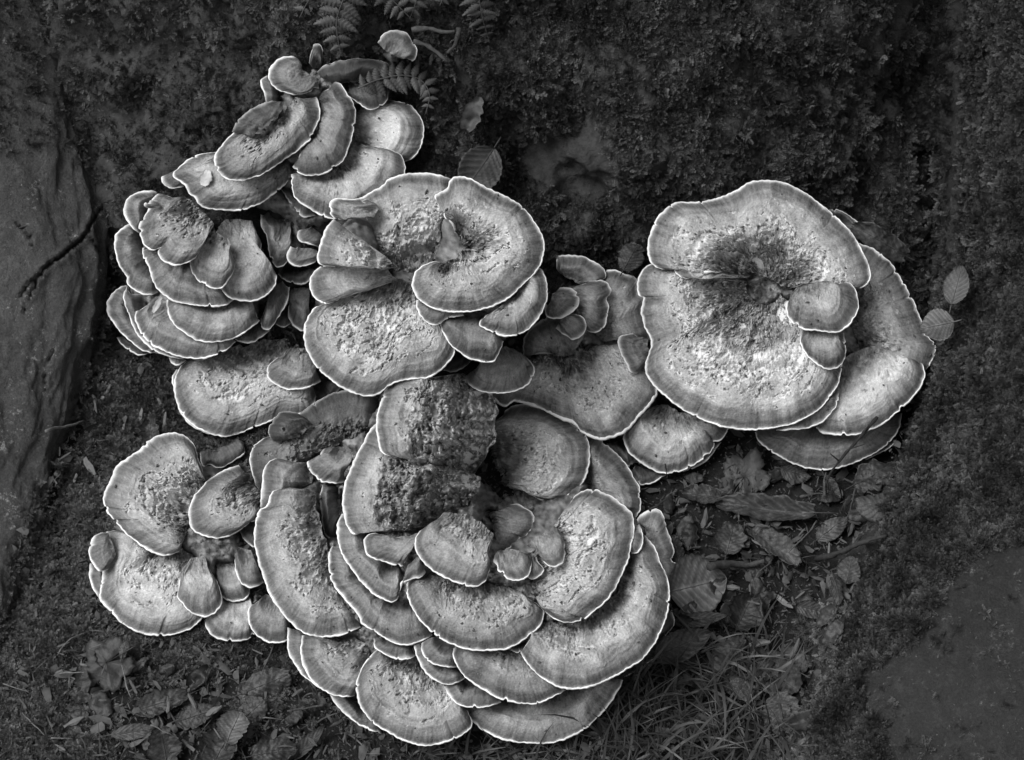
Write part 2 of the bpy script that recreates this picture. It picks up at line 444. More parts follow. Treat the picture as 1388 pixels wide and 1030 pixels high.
# cluster; survey sheet; free margin; line of attachment; options tone, rough, dive (mm), rim (mm)
CAPS = '''
G|R5|60,620 58,660 70,710 100,760|130,650 150,700|
G|R5|475,205 480,240 490,257 515,248 545,262 580,250 615,225 642,205 640,170|520,180 600,150|tone=.7
G|R5|492,825 495,850 515,885 550,905 600,915 640,910 680,885 690,840|560,730 670,730|rough=.2 tone=1.15 pale=.12
G|R5|150,496 118,510 106,560 112,640 98,738 112,775 145,810 185,848 225,872 280,890 340,892 400,880 445,860 480,830 500,790|280,520 400,560 450,600|rough=.6 tone=1.15 pale=.12
G|R5|100,505 75,522 60,555 60,595 75,630 100,650 128,645|140,520 165,590|dive=12 rough=.4
G|R5|685,770 660,785 655,825 665,860 690,890 730,915 770,918 803,910 820,880|720,740 800,740|tone=.85
G|R5|625,500 640,530 665,552 685,558 700,540|660,470 695,470|rough=.3
G|R5|545,715 560,745 590,762 625,763 655,745 663,715|530,620 600,620|rough=.2 pale=.12
G|R5|605,610 612,660 630,695 660,712 690,706 715,692|620,560 670,570|rough=.2 pale=.12
G|R5|410,650 395,700 392,745 412,770 430,795 470,820 510,820 545,795 558,760 550,720 525,670 512,645|440,600 500,600|rough=.2 dive=20 pale=.12
G|R5|485,270 465,215 455,180 430,150 400,133 365,128 320,140 275,165 245,195 200,225 165,250 145,285 125,335 110,380 125,425 155,460 185,495 225,530 270,565 310,585 350,590 395,577|495,310 470,400 420,520|rough=1.1 tone=1.1
G|R5|620,250 560,272 500,315 458,365 437,410 432,450 445,488 480,513 535,525 580,517 625,493 665,464 700,455|660,290 690,350 700,400|rough=.9
D|T5|990,560 1045,632 1130,620 1170,595 1215,572|1020,510 1120,540|tone=.5 rim=1
D|T5|840,370 900,440 980,515 1025,480|930,350 960,370|tone=.6 rim=1
D|T3|310,472 370,450 420,410 465,352|300,400 380,360|rough=.2
D|T3|130,260 90,300 75,335 90,385 130,425 180,458 240,477 300,470 350,448 395,418 425,390 438,360 432,350 465,345 490,310 500,290|200,200 270,215 350,240|rough=.6 tone=1.3 pale=.06
F|R4|385,335 370,370 375,400 395,470 400,500 440,545 490,572 540,585|480,380 540,480|rough=.3
F|R4|905,465 945,460 975,435 1005,405|900,400 960,385|tone=.7
F|R4|440,296 400,330 380,370 378,410 385,450 400,490 430,530 470,560 520,580 570,588 620,578 660,560 700,545 735,535 770,515 830,505 870,497 900,470 912,435|520,270 650,240 800,220 880,300|rough=.7 tone=1.1
F|R4|765,290 735,320 728,345 735,370 765,395 800,408 860,410 900,395 930,380|800,265 860,250 900,300|rough=.6
H|R7|1165,600 1220,570 1280,520 1300,470 1325,430 1320,385|1250,450 1150,560|tone=.45 rim=1
H|R6|1230,620 1260,592 1300,580 1325,600 1340,650 1360,700 1370,740 1365,770 1385,800 1375,850 1360,890 1352,920|1250,640 1290,760 1310,860|tone=1.2 rough=.3 dive=10
H|R7|245,645 270,685 310,725 360,755 410,775|300,650 380,700|rough=.2
H|R7|115,440 118,510 140,560 170,595 210,625 245,640|180,460 240,540|rough=.2
H|R7|668,690 680,720 710,750 760,780 820,798 890,803 950,800 1000,785 1050,755 1090,720 1125,680 1150,640 1167,605|760,660 900,640 1060,590|rough=.3 tone=1.35 lift=28
H|R7|160,465 158,520 170,570 200,615 240,645 290,658 325,655|250,470 360,490 380,560|rough=.9
H|R7|395,510 360,550 335,600 330,640 345,690 380,735 430,770 480,795 540,812 590,805 640,790 680,765 692,740 680,705 665,690|430,500 500,520 600,600|rough=.7
H|R7|605,625 620,650 650,680 690,692 740,690 785,675|660,600 740,630|rough=.2 tone=.85
H|R7|510,490 520,530 540,570 570,600 610,620 650,612 672,600|560,500 640,560|rough=.2
H|R7|535,490 538,520 560,548 600,562 650,565|590,470 650,500|rough=.2
H|R7|385,475 388,500 410,520 450,538 490,540 518,528|430,460 500,480|rough=.1 tone=.8
H|R7|635,505 640,545 670,590 715,625 760,655 820,675 880,680 930,668 985,638|680,480 800,480 900,540|rough=.6 tone=.8
H|R7|810,510 835,520 860,520 880,500|830,495 860,490|rough=.1
H|R7|1235,150 1265,190 1285,240 1305,280 1313,340 1305,400 1285,455 1260,500 1220,545 1165,580 1110,608 1060,628 1000,635 950,620 900,590 870,555 845,520|1200,180 1120,360 960,420 890,420|rough=.7
H|R6|1240,640 1252,680 1250,720 1235,745 1210,750|1200,650 1195,700|rough=.1
H|T4|330,330 420,260 520,210 640,190 760,230|420,480 560,460 700,420|tone=.4 rough=1.4 rim=.2 dive=15
H|T4|180,440 130,465 90,500 75,560 85,640 110,710 130,755|700,300 600,440 400,560|tone=.5 rough=1.2 dive=30
H|T4|360,330 300,310 245,310 205,350 175,400 180,440 200,470|420,380 340,440|tone=.3 rough=.8 rim=.3 dive=15
H|T4|240,565 215,560 175,580 150,630 140,700 130,780 130,835|400,580 400,680 300,760|rough=.4 tone=.85
H|R5|790,345 760,345 740,365 725,405 700,420 685,460 680,530 690,600 715,680 750,760 800,825 850,870 905,895 960,898 1020,885 1080,860|900,350 930,450 960,600 1000,720|rough=1.1
H|T4|465,700 452,770 460,850 475,940 490,980 515,990 535,975|560,720 560,850|rough=.1
H|R7|255,185 243,210 245,260 262,310 300,360 335,400 350,430 390,455 430,480 480,495 530,485 570,465|330,230 420,330 520,380|rough=.3
H|R6|120,600 102,640 108,700 125,760 165,820 215,880 265,918 305,932 330,918 345,875|200,640 280,740 340,800|rough=.2
H|R7|490,300 485,325 500,370 530,415 580,465 635,495 700,512 770,512 830,495 880,460 910,430 918,395 900,370 880,355|560,280 700,290 830,320|rough=.9 tone=.85
H|T5|700,330 790,345 850,390 910,445 970,510 1010,580 1045,650 1057,720 1050,790 1020,845|700,480 700,620 780,700|rough=.7 tone=.9
H|R6|945,640 975,600 985,560 1000,530 1040,512 1090,515 1140,540 1190,575 1215,605 1220,660 1210,720 1195,780 1165,850 1130,910 1080,960 1030,995 980,1007 930,1000 890,975|900,680 850,760 830,850 850,920|rough=.8 dive=30
H|T5|345,690 400,710 450,730 485,715|320,660 400,650|rough=.1
H|T5|160,240 230,150 330,130 450,160 560,215 650,265 710,325 733,400 730,500 715,565 688,625 645,668 600,700 550,724 500,718 450,695 400,665 360,645|80,300 40,450 60,570 190,650|rough=1.2 tone=1.1 dive=80
H|T4|470,510 430,560 385,580 390,610 420,650 455,685 510,695 580,690|560,490 640,520|rough=.4
H|T4|760,365 720,410 680,480 640,560 605,640 580,720 572,800 580,870 600,930 630,968 660,965 690,950|1120,560 1290,640 1300,750 1090,930|rough=1.5 tone=1.0 dive=95 s1=20
H|T4|900,130 830,150 795,200 770,280 755,350 757,430 770,500 795,535 825,547 860,540|1220,95 1385,240 1390,445 1280,645|rough=1.6 tone=1.0 dive=105 s1=60
H|R6|270,680 240,675 210,690 203,715 220,755 265,778 310,790 345,795 365,770|320,700 440,660|rough=.2 dive=15
H|R6|340,890 350,860 385,845 420,838 437,820|370,790 410,760|rough=.1 dive=10
H|R6|465,650 430,655 402,680 395,710 405,745 430,785 465,815 510,840 560,862 610,877 650,862 672,825 680,780|500,600 600,600 690,680|rough=.7 tone=.9
H|T6|800,850 830,868 880,860 930,820 948,780 930,740 895,700 885,660|830,700 850,640|rough=.1 dive=8
H|T6|900,560 930,600 948,660 955,700 990,735 1040,745 1100,730 1135,690 1145,600 1130,480|800,540 900,450 1050,370|rough=.3 dive=15
H|T6|475,705 520,740 525,790 560,820 620,865 680,882 740,875 800,830 830,770 832,700 820,665|540,600 650,590 780,620|rough=.2 dive=12
H|T6|440,225 410,222 390,250 395,290 430,310|470,260 480,280|rough=.1 dive=6
H|T6|590,200 640,170 710,160 770,195 830,225 860,280 862,340 830,410 790,460 755,490 725,468 710,510 660,550 610,580 560,560 535,520|430,250 440,300 480,420|rough=.8 dive=16 tone=1.1
D|T2|1020,150 1075,143 1140,163 1205,192 1212,260 1245,290 1235,350 1260,430 1275,520|900,480 950,470 1000,520|rough=.6 tone=1.05
D|T2|590,600 600,500 660,430 720,390 800,400 880,440 960,420 1020,380|750,590 780,610 830,600 860,570|rim=.3 tone=.75 rough=.6 dive=20
D|T5|60,40 95,65 150,110 200,140 260,108 330,120 400,145 480,180 560,220 640,250 690,300 740,330 800,350 870,340 940,310 1000,260 1050,200 1100,150 1135,95 1155,65 1150,-40 1130,-150 1060,-260|430,-180 500,-170 560,-170 620,-200 660,-240|rough=.8 tone=1.28 dive=40 rim=2.3 hol=.6 pale=.08 s1=30 lift=10
D|T2|1180,480 1115,495 1100,530 1115,590 1145,640 1165,685 1200,700|1260,500 1270,600|rough=.5 dive=12
D|T2|280,715 300,755 345,785 400,800 480,803 560,790 610,760 645,710 650,670 635,640 615,618|400,600 500,560 570,590|rough=.5 tone=.85
D|T2|770,135 772,70 785,62 830,63 905,70 970,95 1015,125 1032,165 1025,190 985,198|800,170 870,210 900,220|rough=.3 dive=14
D|T2|950,200 1010,200 1050,220 1065,260 1040,295 1048,340 1045,390 1030,440 1000,470 965,478 930,465|850,250 870,320 880,400|rough=.4 dive=14
D|T2|850,378 890,385 920,410 928,450 905,490 865,512 835,500 800,480 765,455|800,400 780,430|rough=.1 dive=10
D|T2|790,235 820,235 865,250 888,285 885,325 860,360 820,385 780,402 735,395 708,365 710,320|745,270 735,310|rough=.1 dive=10
B|T1|110,860 150,910 200,945 250,955 290,945|180,860 260,870|tone=.4 rim=1
B|T1|392,970 405,995 435,1013 465,1000 485,985|430,950 460,950|rough=.1
B|T1|160,582 120,595 80,635 58,680 65,730 100,790 150,850 200,895 250,930 290,938 340,950|200,650 260,780 340,860|rough=.2
B|T1|165,590 150,640 160,700 185,760 215,830 260,890 310,930 380,960 470,978|250,640 350,800 450,880|rough=.2 tone=.9
B|T1|215,720 212,760 230,820 270,875 330,915 400,948 480,970 560,975 620,965 680,938 720,910 750,885|320,640 500,740 700,800|rough=.35
B|T1|745,870 780,888 820,892 860,880 900,850 935,825|800,810 880,790|rough=.1 tone=.8
B|T1|380,660 383,700 400,760 440,810 500,855 560,880 640,885 720,870 790,838 850,800 880,770|480,620 640,650 820,640|rough=.3
B|T1|200,240 165,255 135,280 108,305 100,350 108,420 128,480 165,530 170,570 205,605 250,628 300,631 335,620|240,300 270,400 320,520|rough=.3
B|T1|330,78 290,72 220,85 170,115 150,165 155,205 180,250 210,285 238,305|340,130 300,220|rough=.2
B|T1|250,380 255,430 285,490 300,545 330,600 380,645 440,672 520,687 600,692 660,692 710,680 740,660|330,400 480,430 650,540|rough=.2
B|T1|670,600 700,633 745,658 815,668 880,655 930,622 962,575 968,528 940,488 905,455 882,415 890,360|640,300 720,240 840,230|rough=.3
B|T1|505,455 508,490 530,530 565,570 620,592 672,597 705,562 735,510 748,470|590,330 650,300 700,330|rough=.5 dive=15
B|T1|330,90 300,120 280,180 240,240 235,275 246,340 270,375 305,393 350,378 338,405 352,440 388,463 432,472 478,465 525,438 553,402 560,360|480,110 560,180 620,260|rough=.9
B|T1|330,125 295,122 268,135 262,155 280,168|340,150 340,160|rough=.1 dive=5
A|T1|965,790 1000,803 1030,795 1060,775|1000,700 1040,720|rough=.1 tone=.6
A|T1|1050,640 1035,700 1035,745 1055,785 1085,812 1115,823 1150,800|1060,590 1150,600|rough=.2 tone=.8
A|T1|885,760 890,800 915,818 945,805 980,755 1015,695 1035,640 1040,590|930,620 1000,560|rough=.2 tone=.85
A|T1|980,520 1010,550 1050,568 1105,577 1140,562 1165,525 1175,500|1020,485 1140,485|rough=.2 tone=.85
A|T1|885,200 890,270 920,320 930,390 945,450 975,482 1020,465 1040,400|940,180 1040,240|rough=.4 rim=1
A|T1|1045,370 1030,410 1027,435 1045,463 1080,478 1130,475 1170,460 1195,435|1080,370 1180,390|rough=.1 dive=15
A|T1|1130,280 1095,285 1078,310 1085,338 1120,352 1165,365 1205,380|1160,265 1210,320|rough=.2 dive=12
A|T1|990,60 1040,130 1090,190 1120,218 1180,205|1060,60 1120,120|rough=.4 tone=.9
A|B2|435,190 455,160 490,137 530,135 565,148 585,180 610,215 605,260 590,275|470,230 540,260|rough=.5 rim=.8 dive=12 tone=.8
A|R1|830,180 838,140 850,112 870,115 880,135 880,180|845,200 870,200|rough=.1 rim=.6 tone=.5
A|R1|860,215 890,190 960,170 1050,165 1120,180 1135,210|900,250 980,255 1090,240|rough=.2 rim=.4 tone=.35 dive=20
A|R1|1188,555 1225,535 1250,495 1262,440 1255,395 1235,365 1215,345 1180,330 1130,320|1040,520 990,420 1010,350|rough=.35 tone=1.05 pale=.12
A|R1|762,600 766,655 785,695 830,728 905,765 1000,760 1100,700 1160,650 1188,600 1188,555 1165,522 1120,506 1065,492|840,600 940,570 980,510 1010,470|rough=.5 tone=1.0 pale=.12
A|R1|975,300 1005,325 1040,350 1065,356 1100,345 1122,320 1128,290|975,250 1050,230 1110,230|tone=.55 rough=.3
A|R1|672,228 648,243 648,262 660,290 668,330|720,250 720,330|rough=.2
A|R1|300,600 276,612 282,636 312,652 350,645 380,630|340,590 390,600|rough=.1 tone=.8 dive=12
A|R1|485,515 420,525 365,552 318,602 345,625 368,645 378,672 400,690 412,710 450,730 520,737 580,733 640,712 700,670 745,630 772,592|540,540 600,530 680,530 740,520|rough=.25
A|R1|768,572 800,600 850,604 890,598 930,570 965,535 985,480 1000,420 1003,370 995,330 975,300 950,262 930,250|800,500 840,440 870,350 880,290|rough=.4 tone=.85
A|R1|575,425 545,447 510,480 478,520 475,555 485,585 510,610 545,623 600,618 650,600 700,570 750,535 800,500 835,465 850,430 868,390 868,340 858,308|610,425 620,440 650,450 700,420 740,360 780,315|rough=.8 dive=14
A|R1|540,440 556,405 590,370 640,340 690,322|610,455 690,405 740,335|tone=.5 rough=1.2 rim=.3 dive=6
A|R1|778,172 770,158 735,158 700,178 680,205 678,235 690,262 715,282 750,294 795,297 835,285 848,274 866,278|800,200 865,240|rough=.3 dive=15
C|R2|610,810 650,815 690,800 720,775|650,740 690,740|tone=.6 rough=.1
C|R2|290,165 340,140 385,115 405,92 450,75 520,68 585,72 645,90|420,430 500,440 590,390|rough=1.0 tone=1.15 dive=50 s0=18
C|R2|170,560 130,575 105,610 90,650 90,700 105,745 130,790 170,830 220,870 270,895 320,907 365,900 410,865 470,845 540,840 590,820 635,780 655,740 640,695 610,645|400,480 450,460 520,510|rough=.8 tone=1.1 dive=50 s0=28
C|R2|200,400 150,420 120,450 110,490 125,530 155,555 180,560 215,545 245,535|390,400 440,480|rough=.2 dive=25 s1=22
C|R2|200,240 175,270 155,320 142,370 143,400 165,415 205,418 245,405|400,380 445,425|rough=.9 tone=1.1 s1=22 s0=16
C|R2|330,165 260,165 205,165 185,185 185,215 205,235 250,240 300,232|370,200 350,235|rough=.4 dive=12
C|R2|600,630 615,675 650,725 700,760 750,775 800,775 820,750 840,700|660,600 760,600 800,640|rough=.25 tone=.7
C|R2|512,545 515,580 535,615 570,638 605,632 640,610 690,605|560,520 660,550|rough=.1
C|R2|840,610 800,595 760,615 750,640 780,660 830,680 880,680 930,660 975,610 1000,550 1003,490 990,440 970,420|860,560 890,520 900,470|rough=.6 dive=20
C|R2|655,285 645,255 622,238 616,216 634,204 620,190 597,175 583,155 605,138 630,122 640,98 665,83 710,88 770,120 840,150 900,185 950,240 985,300 993,350 985,400 960,440 920,480 880,520 830,555 760,580 680,592 620,588 560,570 515,535 497,490 505,450 530,420 575,403 605,405|655,290 680,310 700,330 710,345 700,360 670,372 630,398|rough=.9 tone=1.05 dive=55 hol=.7
E|T3|1040,425 1100,398 1145,370 1168,338|1060,370 1100,340|rough=.1 tone=.6
E|T3|600,312 615,345 650,378 700,410 760,440 830,460 900,462 960,450 1030,420 1090,390 1140,350 1175,300 1190,235|760,260 900,270 1050,250|rough=.2 tone=.95
E|R3|1000,300 1030,312 1075,330 1125,370 1165,430 1205,500 1240,580 1270,655 1302,690 1290,740 1260,785|960,480 980,600 1020,700|rough=.9 tone=1.05
E|R3|1230,755 1250,760 1258,800 1240,850 1200,900 1150,945 1100,985 1050,1010 1000,1026 940,1028 880,1018 850,1000|1120,700 1040,690 960,740 930,820|rough=.5 tone=1.05 pale=.12
E|R3|700,1008 780,1005 850,990 895,960 930,910 938,860|780,930 860,880|rough=.1 tone=.85
E|R3|895,178 930,178 970,200 1010,230 1025,255 1015,278 985,270|920,215 960,255|rough=.1 tone=.85
E|R3|300,400 225,385 190,420 178,465 185,500 203,508 192,560 205,620 228,665 225,710 210,755 212,795 240,838 290,885 350,930 420,968 500,995 590,1006 680,1001 750,987 810,960 865,925 905,880 935,830 946,770 945,690|600,450 590,490 610,520 650,530 690,520 715,495|rough=.8 tone=1.1 dive=85 hol=1
E|R3|480,415 440,412 400,428 355,435 325,422 308,395 270,400 235,385 218,345 220,290 240,235 270,190 310,155 345,148 400,150 460,140 510,122 560,98 600,75 650,68 700,68 760,88 820,120 870,160 920,200 965,245 1000,290 1025,340 1050,390 1055,430 1040,460 1015,472 980,460 940,445 880,450|590,445 600,430 625,425 660,430 690,445 715,465 730,480|rough=1.0 tone=1.1 dive=85 s0=26 s1=10 hol=1.05
E|R3|790,640 795,690 820,730 860,765 900,778 940,765 958,730 960,680 955,640|820,615 930,615|rough=.3 dive=12
E|R3|760,500 738,545 745,580 770,610 810,628 870,635 920,638 960,625 990,590 1008,545 1005,490 985,460 960,450|780,470 850,450 900,445|rough=.5 dive=20
'''
CL = {'A': ((0.0, 0.05), 'tiered grey fungus climbing the moss below the fern, topmost cluster'),
      'B': ((0.0, 0.22), 'fan of stacked fungus caps beside the cracked bare root'),
      'C': ((0.0, 0.12), 'central fungus rosette with a tightly scrolled top cap'),
      'D': ((0.0, 0.20), 'funnel shaped fungus with a tiny rosette, between the central and round rosettes'),
      'E': ((0.0, 0.25), 'large round fungus rosette with a hollow middle beside the mossy right root'),
      'F': ((0.0, 0.25), 'single broad pale fungus bracket below the stacked fan of caps'),
      'G': ((0.0, 0.40), 'small pale fungus cluster lowest on the left, above the leaf litter'),
      'H': ((0.0, 0.36), 'largest fungus rosette at the bottom with many overlapping tiers around a dark hollow')}
NAMES = {}
roots, ctop, ccaps = {}, {}, {}
def sheet(txt, reg):
    ox, oy, s = REG[reg]
    return [(ox + float(a.split(',')[0]) / s, oy + float(a.split(',')[1]) / s) for a in txt.split()]
rows = [r.split('|') for r in CAPS.strip().split('\n')]
for r in rows:
    pts = np.array(sheet(r[2], r[1])); ccaps.setdefault(r[0], []).append(pts)
for c, lst in ccaps.items():
    P = np.vstack(lst); cx, cy = P.mean(0)
    base = world_pt(cx, cy, bg_h(cx, cy))
    roots[c] = empty('bracket_fungus', base)
    tag(roots[c], CL[c][1], 'fungus', 'clumps of giant bracket fungus at the foot of the tree')
    ctop[c] = np.full(zb.shape, -9.0)

def build_cap(ci, row):
    c, reg, rimt, baset, opts = row
    o = dict(tone=1.0, rough=0.5, dive=35.0, rim=1.15, s0=0.0, s1=0.0, lift=0.0, hol=0.0, pale=0.0)
    for kv in opts.split():
        k_, v_ = kv.split('='); o[k_] = float(v_)
    sd = ci * 1.37 + 2
    rp, bp = sheet(rimt, reg), sheet(baset, reg)
    L = curve_len(rp)
    n = int(np.clip(L / 1.45, 16, 1000))
    R = spline(rp, n); Bp = spline(bp, n)
    al = np.linspace(0, L, n)
    T = np.gradient(R, axis=0); T /= np.linalg.norm(T, axis=1)[:, None] + 1e-9
    out = R - Bp
    Dn = np.stack([T[:, 1], -T[:, 0]], 1)
    sgn = np.sign((Dn * out).sum()); Dn *= sgn
    endf = sstep(0, 10, np.minimum(al, L - al))
    nick = sstep(0.57, 0.68, perlin(al / 11.0, np.full(n, sd + 5), ci + 7))
    wob = 1.7 * fbm(al / 26, np.full(n, sd), ci, 3) + 0.9 * perlin(al / 6.0, np.full(n, sd), ci + 3) - 2.6 * nick
    R = R + Dn * (wob * endf)[:, None]
    ab = np.concatenate([[0], np.cumsum(np.linalg.norm(np.diff(Bp, axis=0), axis=1))])
    Bp = Bp + np.stack([fbm(ab / 22, np.full(n, 3.0), ci + 21, 3), fbm(ab / 22, np.full(n, 9.0), ci + 23, 3)], 1) * min(8, 0.2 * ab[-1])
    Dl = np.linalg.norm(R - Bp, axis=1)
    m = int(np.clip(np.percentile(Dl, 75) / 1.38, 10, 160))
    q = np.linspace(0, 1, m)
    s = q * 0.75 + 0.25 * (1 - (1 - q) ** 2)
    S = s[:, None]
    X = Bp[None, :, 0] + (R - Bp)[None, :, 0] * S
    Y = Bp[None, :, 1] + (R - Bp)[None, :, 1] * S
    D = Dl[None] * (1 - S)
    bend = 4 * S * (1 - S) * min(9, 0.10 * L)
    X, Y = X + bend * fbm(X / 48, Y / 48, ci + 25, 2), Y + bend * fbm(X / 48, Y / 48, ci + 27, 2)
    AL = np.broadcast_to(al[None], D.shape)
    (g0, g1), _ = CL[c]
    cx, cy = R.mean(0)
    h = g0 * (X - cx) * MM + g1 * (Y - cy) * MM
    size = np.percentile(Dl, 75)
    dive = min(o['dive'], size * 0.9)
    h = h - dive * MM * (1 - sstep(0.0, 0.62, S)) ** 1.3
    roll = min(15.0, 0.20 * size + 1.5); rw = np.clip(0.45 * size, 12, 38)
    h = h - roll * MM * np.clip(1 - D / rw, 0, 1) ** 2.0
    sink = np.zeros(D.shape)
    for sk_, ee in ((o['s0'], AL / L), (o['s1'], 1 - AL / L)):
        if sk_: sink = sink + sk_ * MM * np.clip(1 - ee / 0.34, 0, 1) ** 1.4 * (1 - sstep(0.62, 0.97, S))
    h = h - sink
    e = np.minimum(AL, L - AL)
    h = h - 10 * MM * np.clip(1 - e / 14, 0, 1) ** 2 * sstep(0.2, 0.5, S)
    und = (fbm(AL / 70, D * 0 + sd, ci + 11, 2) * 7 * sstep(0.2, 0.9, S) + perlin(AL / 22, D / 60, ci + 13) * 2.2 * np.exp(-(D / 25) ** 2))
    h = h + und * MM * min(1, size / 60)
    h = h + 5.0 * MM * fbm(X / 42, Y / 42, ci + 17, 2) * sstep(8, 30, D) * min(1, size / 70)
    ring = fbm(D / 7 + 0.6 * fbm(AL / 40, D / 40, ci + 85, 2), AL / 160, ci + 87, 2)
    h = h + (1.5 * ring * np.exp(-((D - 26) / 24) ** 2) + 0.9 * fbm(AL / 15, D / 50 + sd, ci + 83, 2) * np.exp(-(D / 22) ** 2)) * MM * min(1, size / 60)
    # the skin lies like a thin hide over pale flesh and is torn to islands away from the margin
    u_ = AL * (0.3 + 0.7 * S)
    wx = u_ + 9 * fbm(X / 17, Y / 17, ci + 31, 3); wy = D + 9 * fbm(X / 17, Y / 17, ci + 37, 3)
    f1 = fbm(wx / 24, wy / 14, ci + 41, 4, 0.62)
    f2 = fbm(X / 8.0, Y / 8.0, ci + 43, 3, 0.6)
    f3 = fbm(X / 5.0, Y / 5.0, ci + 45, 2)
    ro = o['rough'] * (1.3 if o['rough'] < 1.0 else 1.0)
    start = 30 + 10 * fbm(u_ / 60, D / 60, ci + 47, 2)
    K = 0.80 + (1.0 - min(ro, 1.0)) * 0.9 - np.clip(D - start, -40, 40) / 44 * (0.6 + 0.4 * min(ro, 1)) + 2.0 * f1 + 0.8 * f2
    sk1 = sstep(-0.05, 0.05, K); sk2 = sstep(-0.06, 0.04, K + 0.42 + 0.2 * f2)
    lip1 = np.exp(-((K - 0.08) / 0.13) ** 2); lip2 = np.exp(-((K + 0.35 + 0.2 * f2) / 0.12) ** 2)
    amp = (0.55 + 0.45 * ro)
    inz = sstep(10, 26, D)
    h = h + (3.9 * sk1 + 3.4 * sk2 + 1.3 * lip1 + 1.0 * lip2 - 7.3) * MM * amp * inz
    torn = (1 - sk1) * inz
    h = h + (2.6 * f2 * ro + 0.9 * f3) * MM * torn + 0.25 * MM * f3 * sk1
    ridge = np.clip(1 - np.abs(f1 + 0.1 * f2) * 9, 0, 1) * sstep(20, 45, D) * min(ro, 1.2)
    h = h + 1.3 * MM * ridge
    pitn = fbm(X / 6.5, Y / 6.5, ci + 49, 2)
    pits = sstep(0.30, 0.52, pitn) * sstep(24, 50, D) * min(1, ro * 1.2) * sstep(-0.2, 0.4, fbm(X / 40, Y / 40, ci + 51, 2) + 0.1)
    h = h - 4.2 * MM * pits
    deep = 1 - sstep(0.08, 0.5, S)
    lumpn = fbm(X / 13, Y / 13, ci + 57, 3)
    big = 1.0 + 1.6 * (ro > 1.3)
    h = h + 5.5 * MM * big * np.abs(lumpn) * deep * (0.35 + ro)
    crag = None
    if ro > 1.3: crag = sstep(28, 52, D)
    elif o['hol']: crag = 1 - sstep(0.26 * o['hol'], 0.50 * o['hol'], S + 0.16 * lumpn)
    if crag is not None:       # weathered wall of torn ridges round the hollow
        cxn = X + 10 * fbm(X / 20, Y / 20, ci + 62, 2); cyn = Y + 10 * fbm(X / 20, Y / 20, ci + 63, 2)
        rg = fbm(cxn / 19, cyn / 30, ci + 59, 4, 0.55); qv = (rg * 0.5 + 0.5) * 8; fq = np.floor(qv); fr = qv - fq
        st_ = (fq + sstep(0.66, 0.95, fr)) / 8
        lp = np.exp(-((fr - 0.93) / 0.14) ** 2); rg2 = fbm(X / 7, Y / 7, ci + 60, 2)
        h = h + ((st_ - 0.5) * 38 + 2.0 * lp + 1.6 * rg2 - 2) * MM * crag
    # colour: dark streaked outer zone, granular skin, pale torn flesh, white growing margin
    sd2 = np.full(D.shape, sd)
    streak = fbm(AL / 3.0, D / 30 + sd, ci + 81, 2)
    streak2 = fbm(AL / 15, D / 50 + sd, ci + 83, 2)
    zone = fbm(D / 7 + 0.6 * fbm(AL / 40, D / 40, ci + 85, 2), AL / 160, ci + 87, 2)
    fine = fbm(X / 2.4, Y / 2.4, ci + 89, 2)
    mid = fbm(X / 22, Y / 22, ci + 91, 4, 0.6)
    zin = sstep(6, 44, D + 12 * mid + 6 * streak2)
    skin = 0.125 + 0.165 * zin + (0.075 * streak + 0.05 * streak2) * (1 - 0.65 * zin) + 0.075 * zone + 0.10 * fine * (0.5 + zin) + 0.13 * mid * zin
    skin = skin * (1 - 0.22 * np.exp(-((D - 8) / 5) ** 2))
    skin = skin + o['pale'] * zin * (0.8 + 0.5 * mid)
    flesh = 0.62 + 0.30 * mid + 0.14 * f2 + 0.12 * fine
    und2 = 0.42 + 0.2 * mid + 0.12 * fine
    alb = flesh * (1 - sk2) + sk2 * (und2 * (1 - sk1) + sk1 * skin)
    alb = skin + (alb - skin) * inz * min(1, 0.35 + 0.75 * ro)
    alb = alb + 0.20 * (lip1 + 0.7 * lip2) * inz * min(1, ro + 0.2)
    alb = alb * (1 - 0.72 * pits)
    pale = sstep(0.0, 0.5, fbm(X / 60, Y / 60, ci + 95, 2) + 0.25 * mid)
    alb = alb + 0.06 * pale * zin
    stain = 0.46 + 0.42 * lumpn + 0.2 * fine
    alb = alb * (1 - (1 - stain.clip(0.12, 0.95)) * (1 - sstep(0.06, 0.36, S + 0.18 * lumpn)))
    if crag is not None: alb = alb * (1 - crag) + crag * (0.17 + 0.34 * (st_ - 0.4) + 0.26 * lp + 0.10 * rg2 + 0.08 * fine + 0.10 * mid).clip(0.03, 0.6)
    alb = alb * (1 + 0.16 * fbm(X / 70, Y / 70, ci + 97, 2))
    margin = np.exp(-(D / (2.1 + 1.5 * perlin(AL / 14, sd2, ci + 99)).clip(0.7, 4)) ** 2)
    alb = (alb + (0.80 - alb) * margin * (0.8 + 0.3 * perlin(AL / 30, sd2, ci + 98)).clip(0.4, 1)).clip(0.03, 0.85)
    # rest the cap on what lies below it
    j, i = cells(X, Y)
    need = zb[j, i] + 0.007 - h
    sel = np.broadcast_to(S > (0.38 if not o['hol'] else 0.5), need.shape) & (sink < 0.002)
    z = np.percentile(need[sel], 97.5)
    zr = np.percentile(need[-max(3, m // 12):], 97)
    h = h + max(z, zr) + o['lift'] * MM
    stamp(zb, X[S[:, 0] > 0.08], Y[S[:, 0] > 0.08], h[S[:, 0] > 0.08])
    stamp(ctop[c], X, Y, h)
    # top sheet and underside meet at the margin
    base = np.array(roots[c].location)
    top = world_pt(X, Y, h) - base
    us = np.array([0.0, 0.5, 0.85])
    ui = np.searchsorted(s, us).clip(0, m - 2)
    Du = D[ui]
    hu = blur(h, 3)[ui] - (2.0 + np.minimum(Du * 0.22, 13)) * MM
    hu = np.minimum(hu, h[ui] - 0.002)
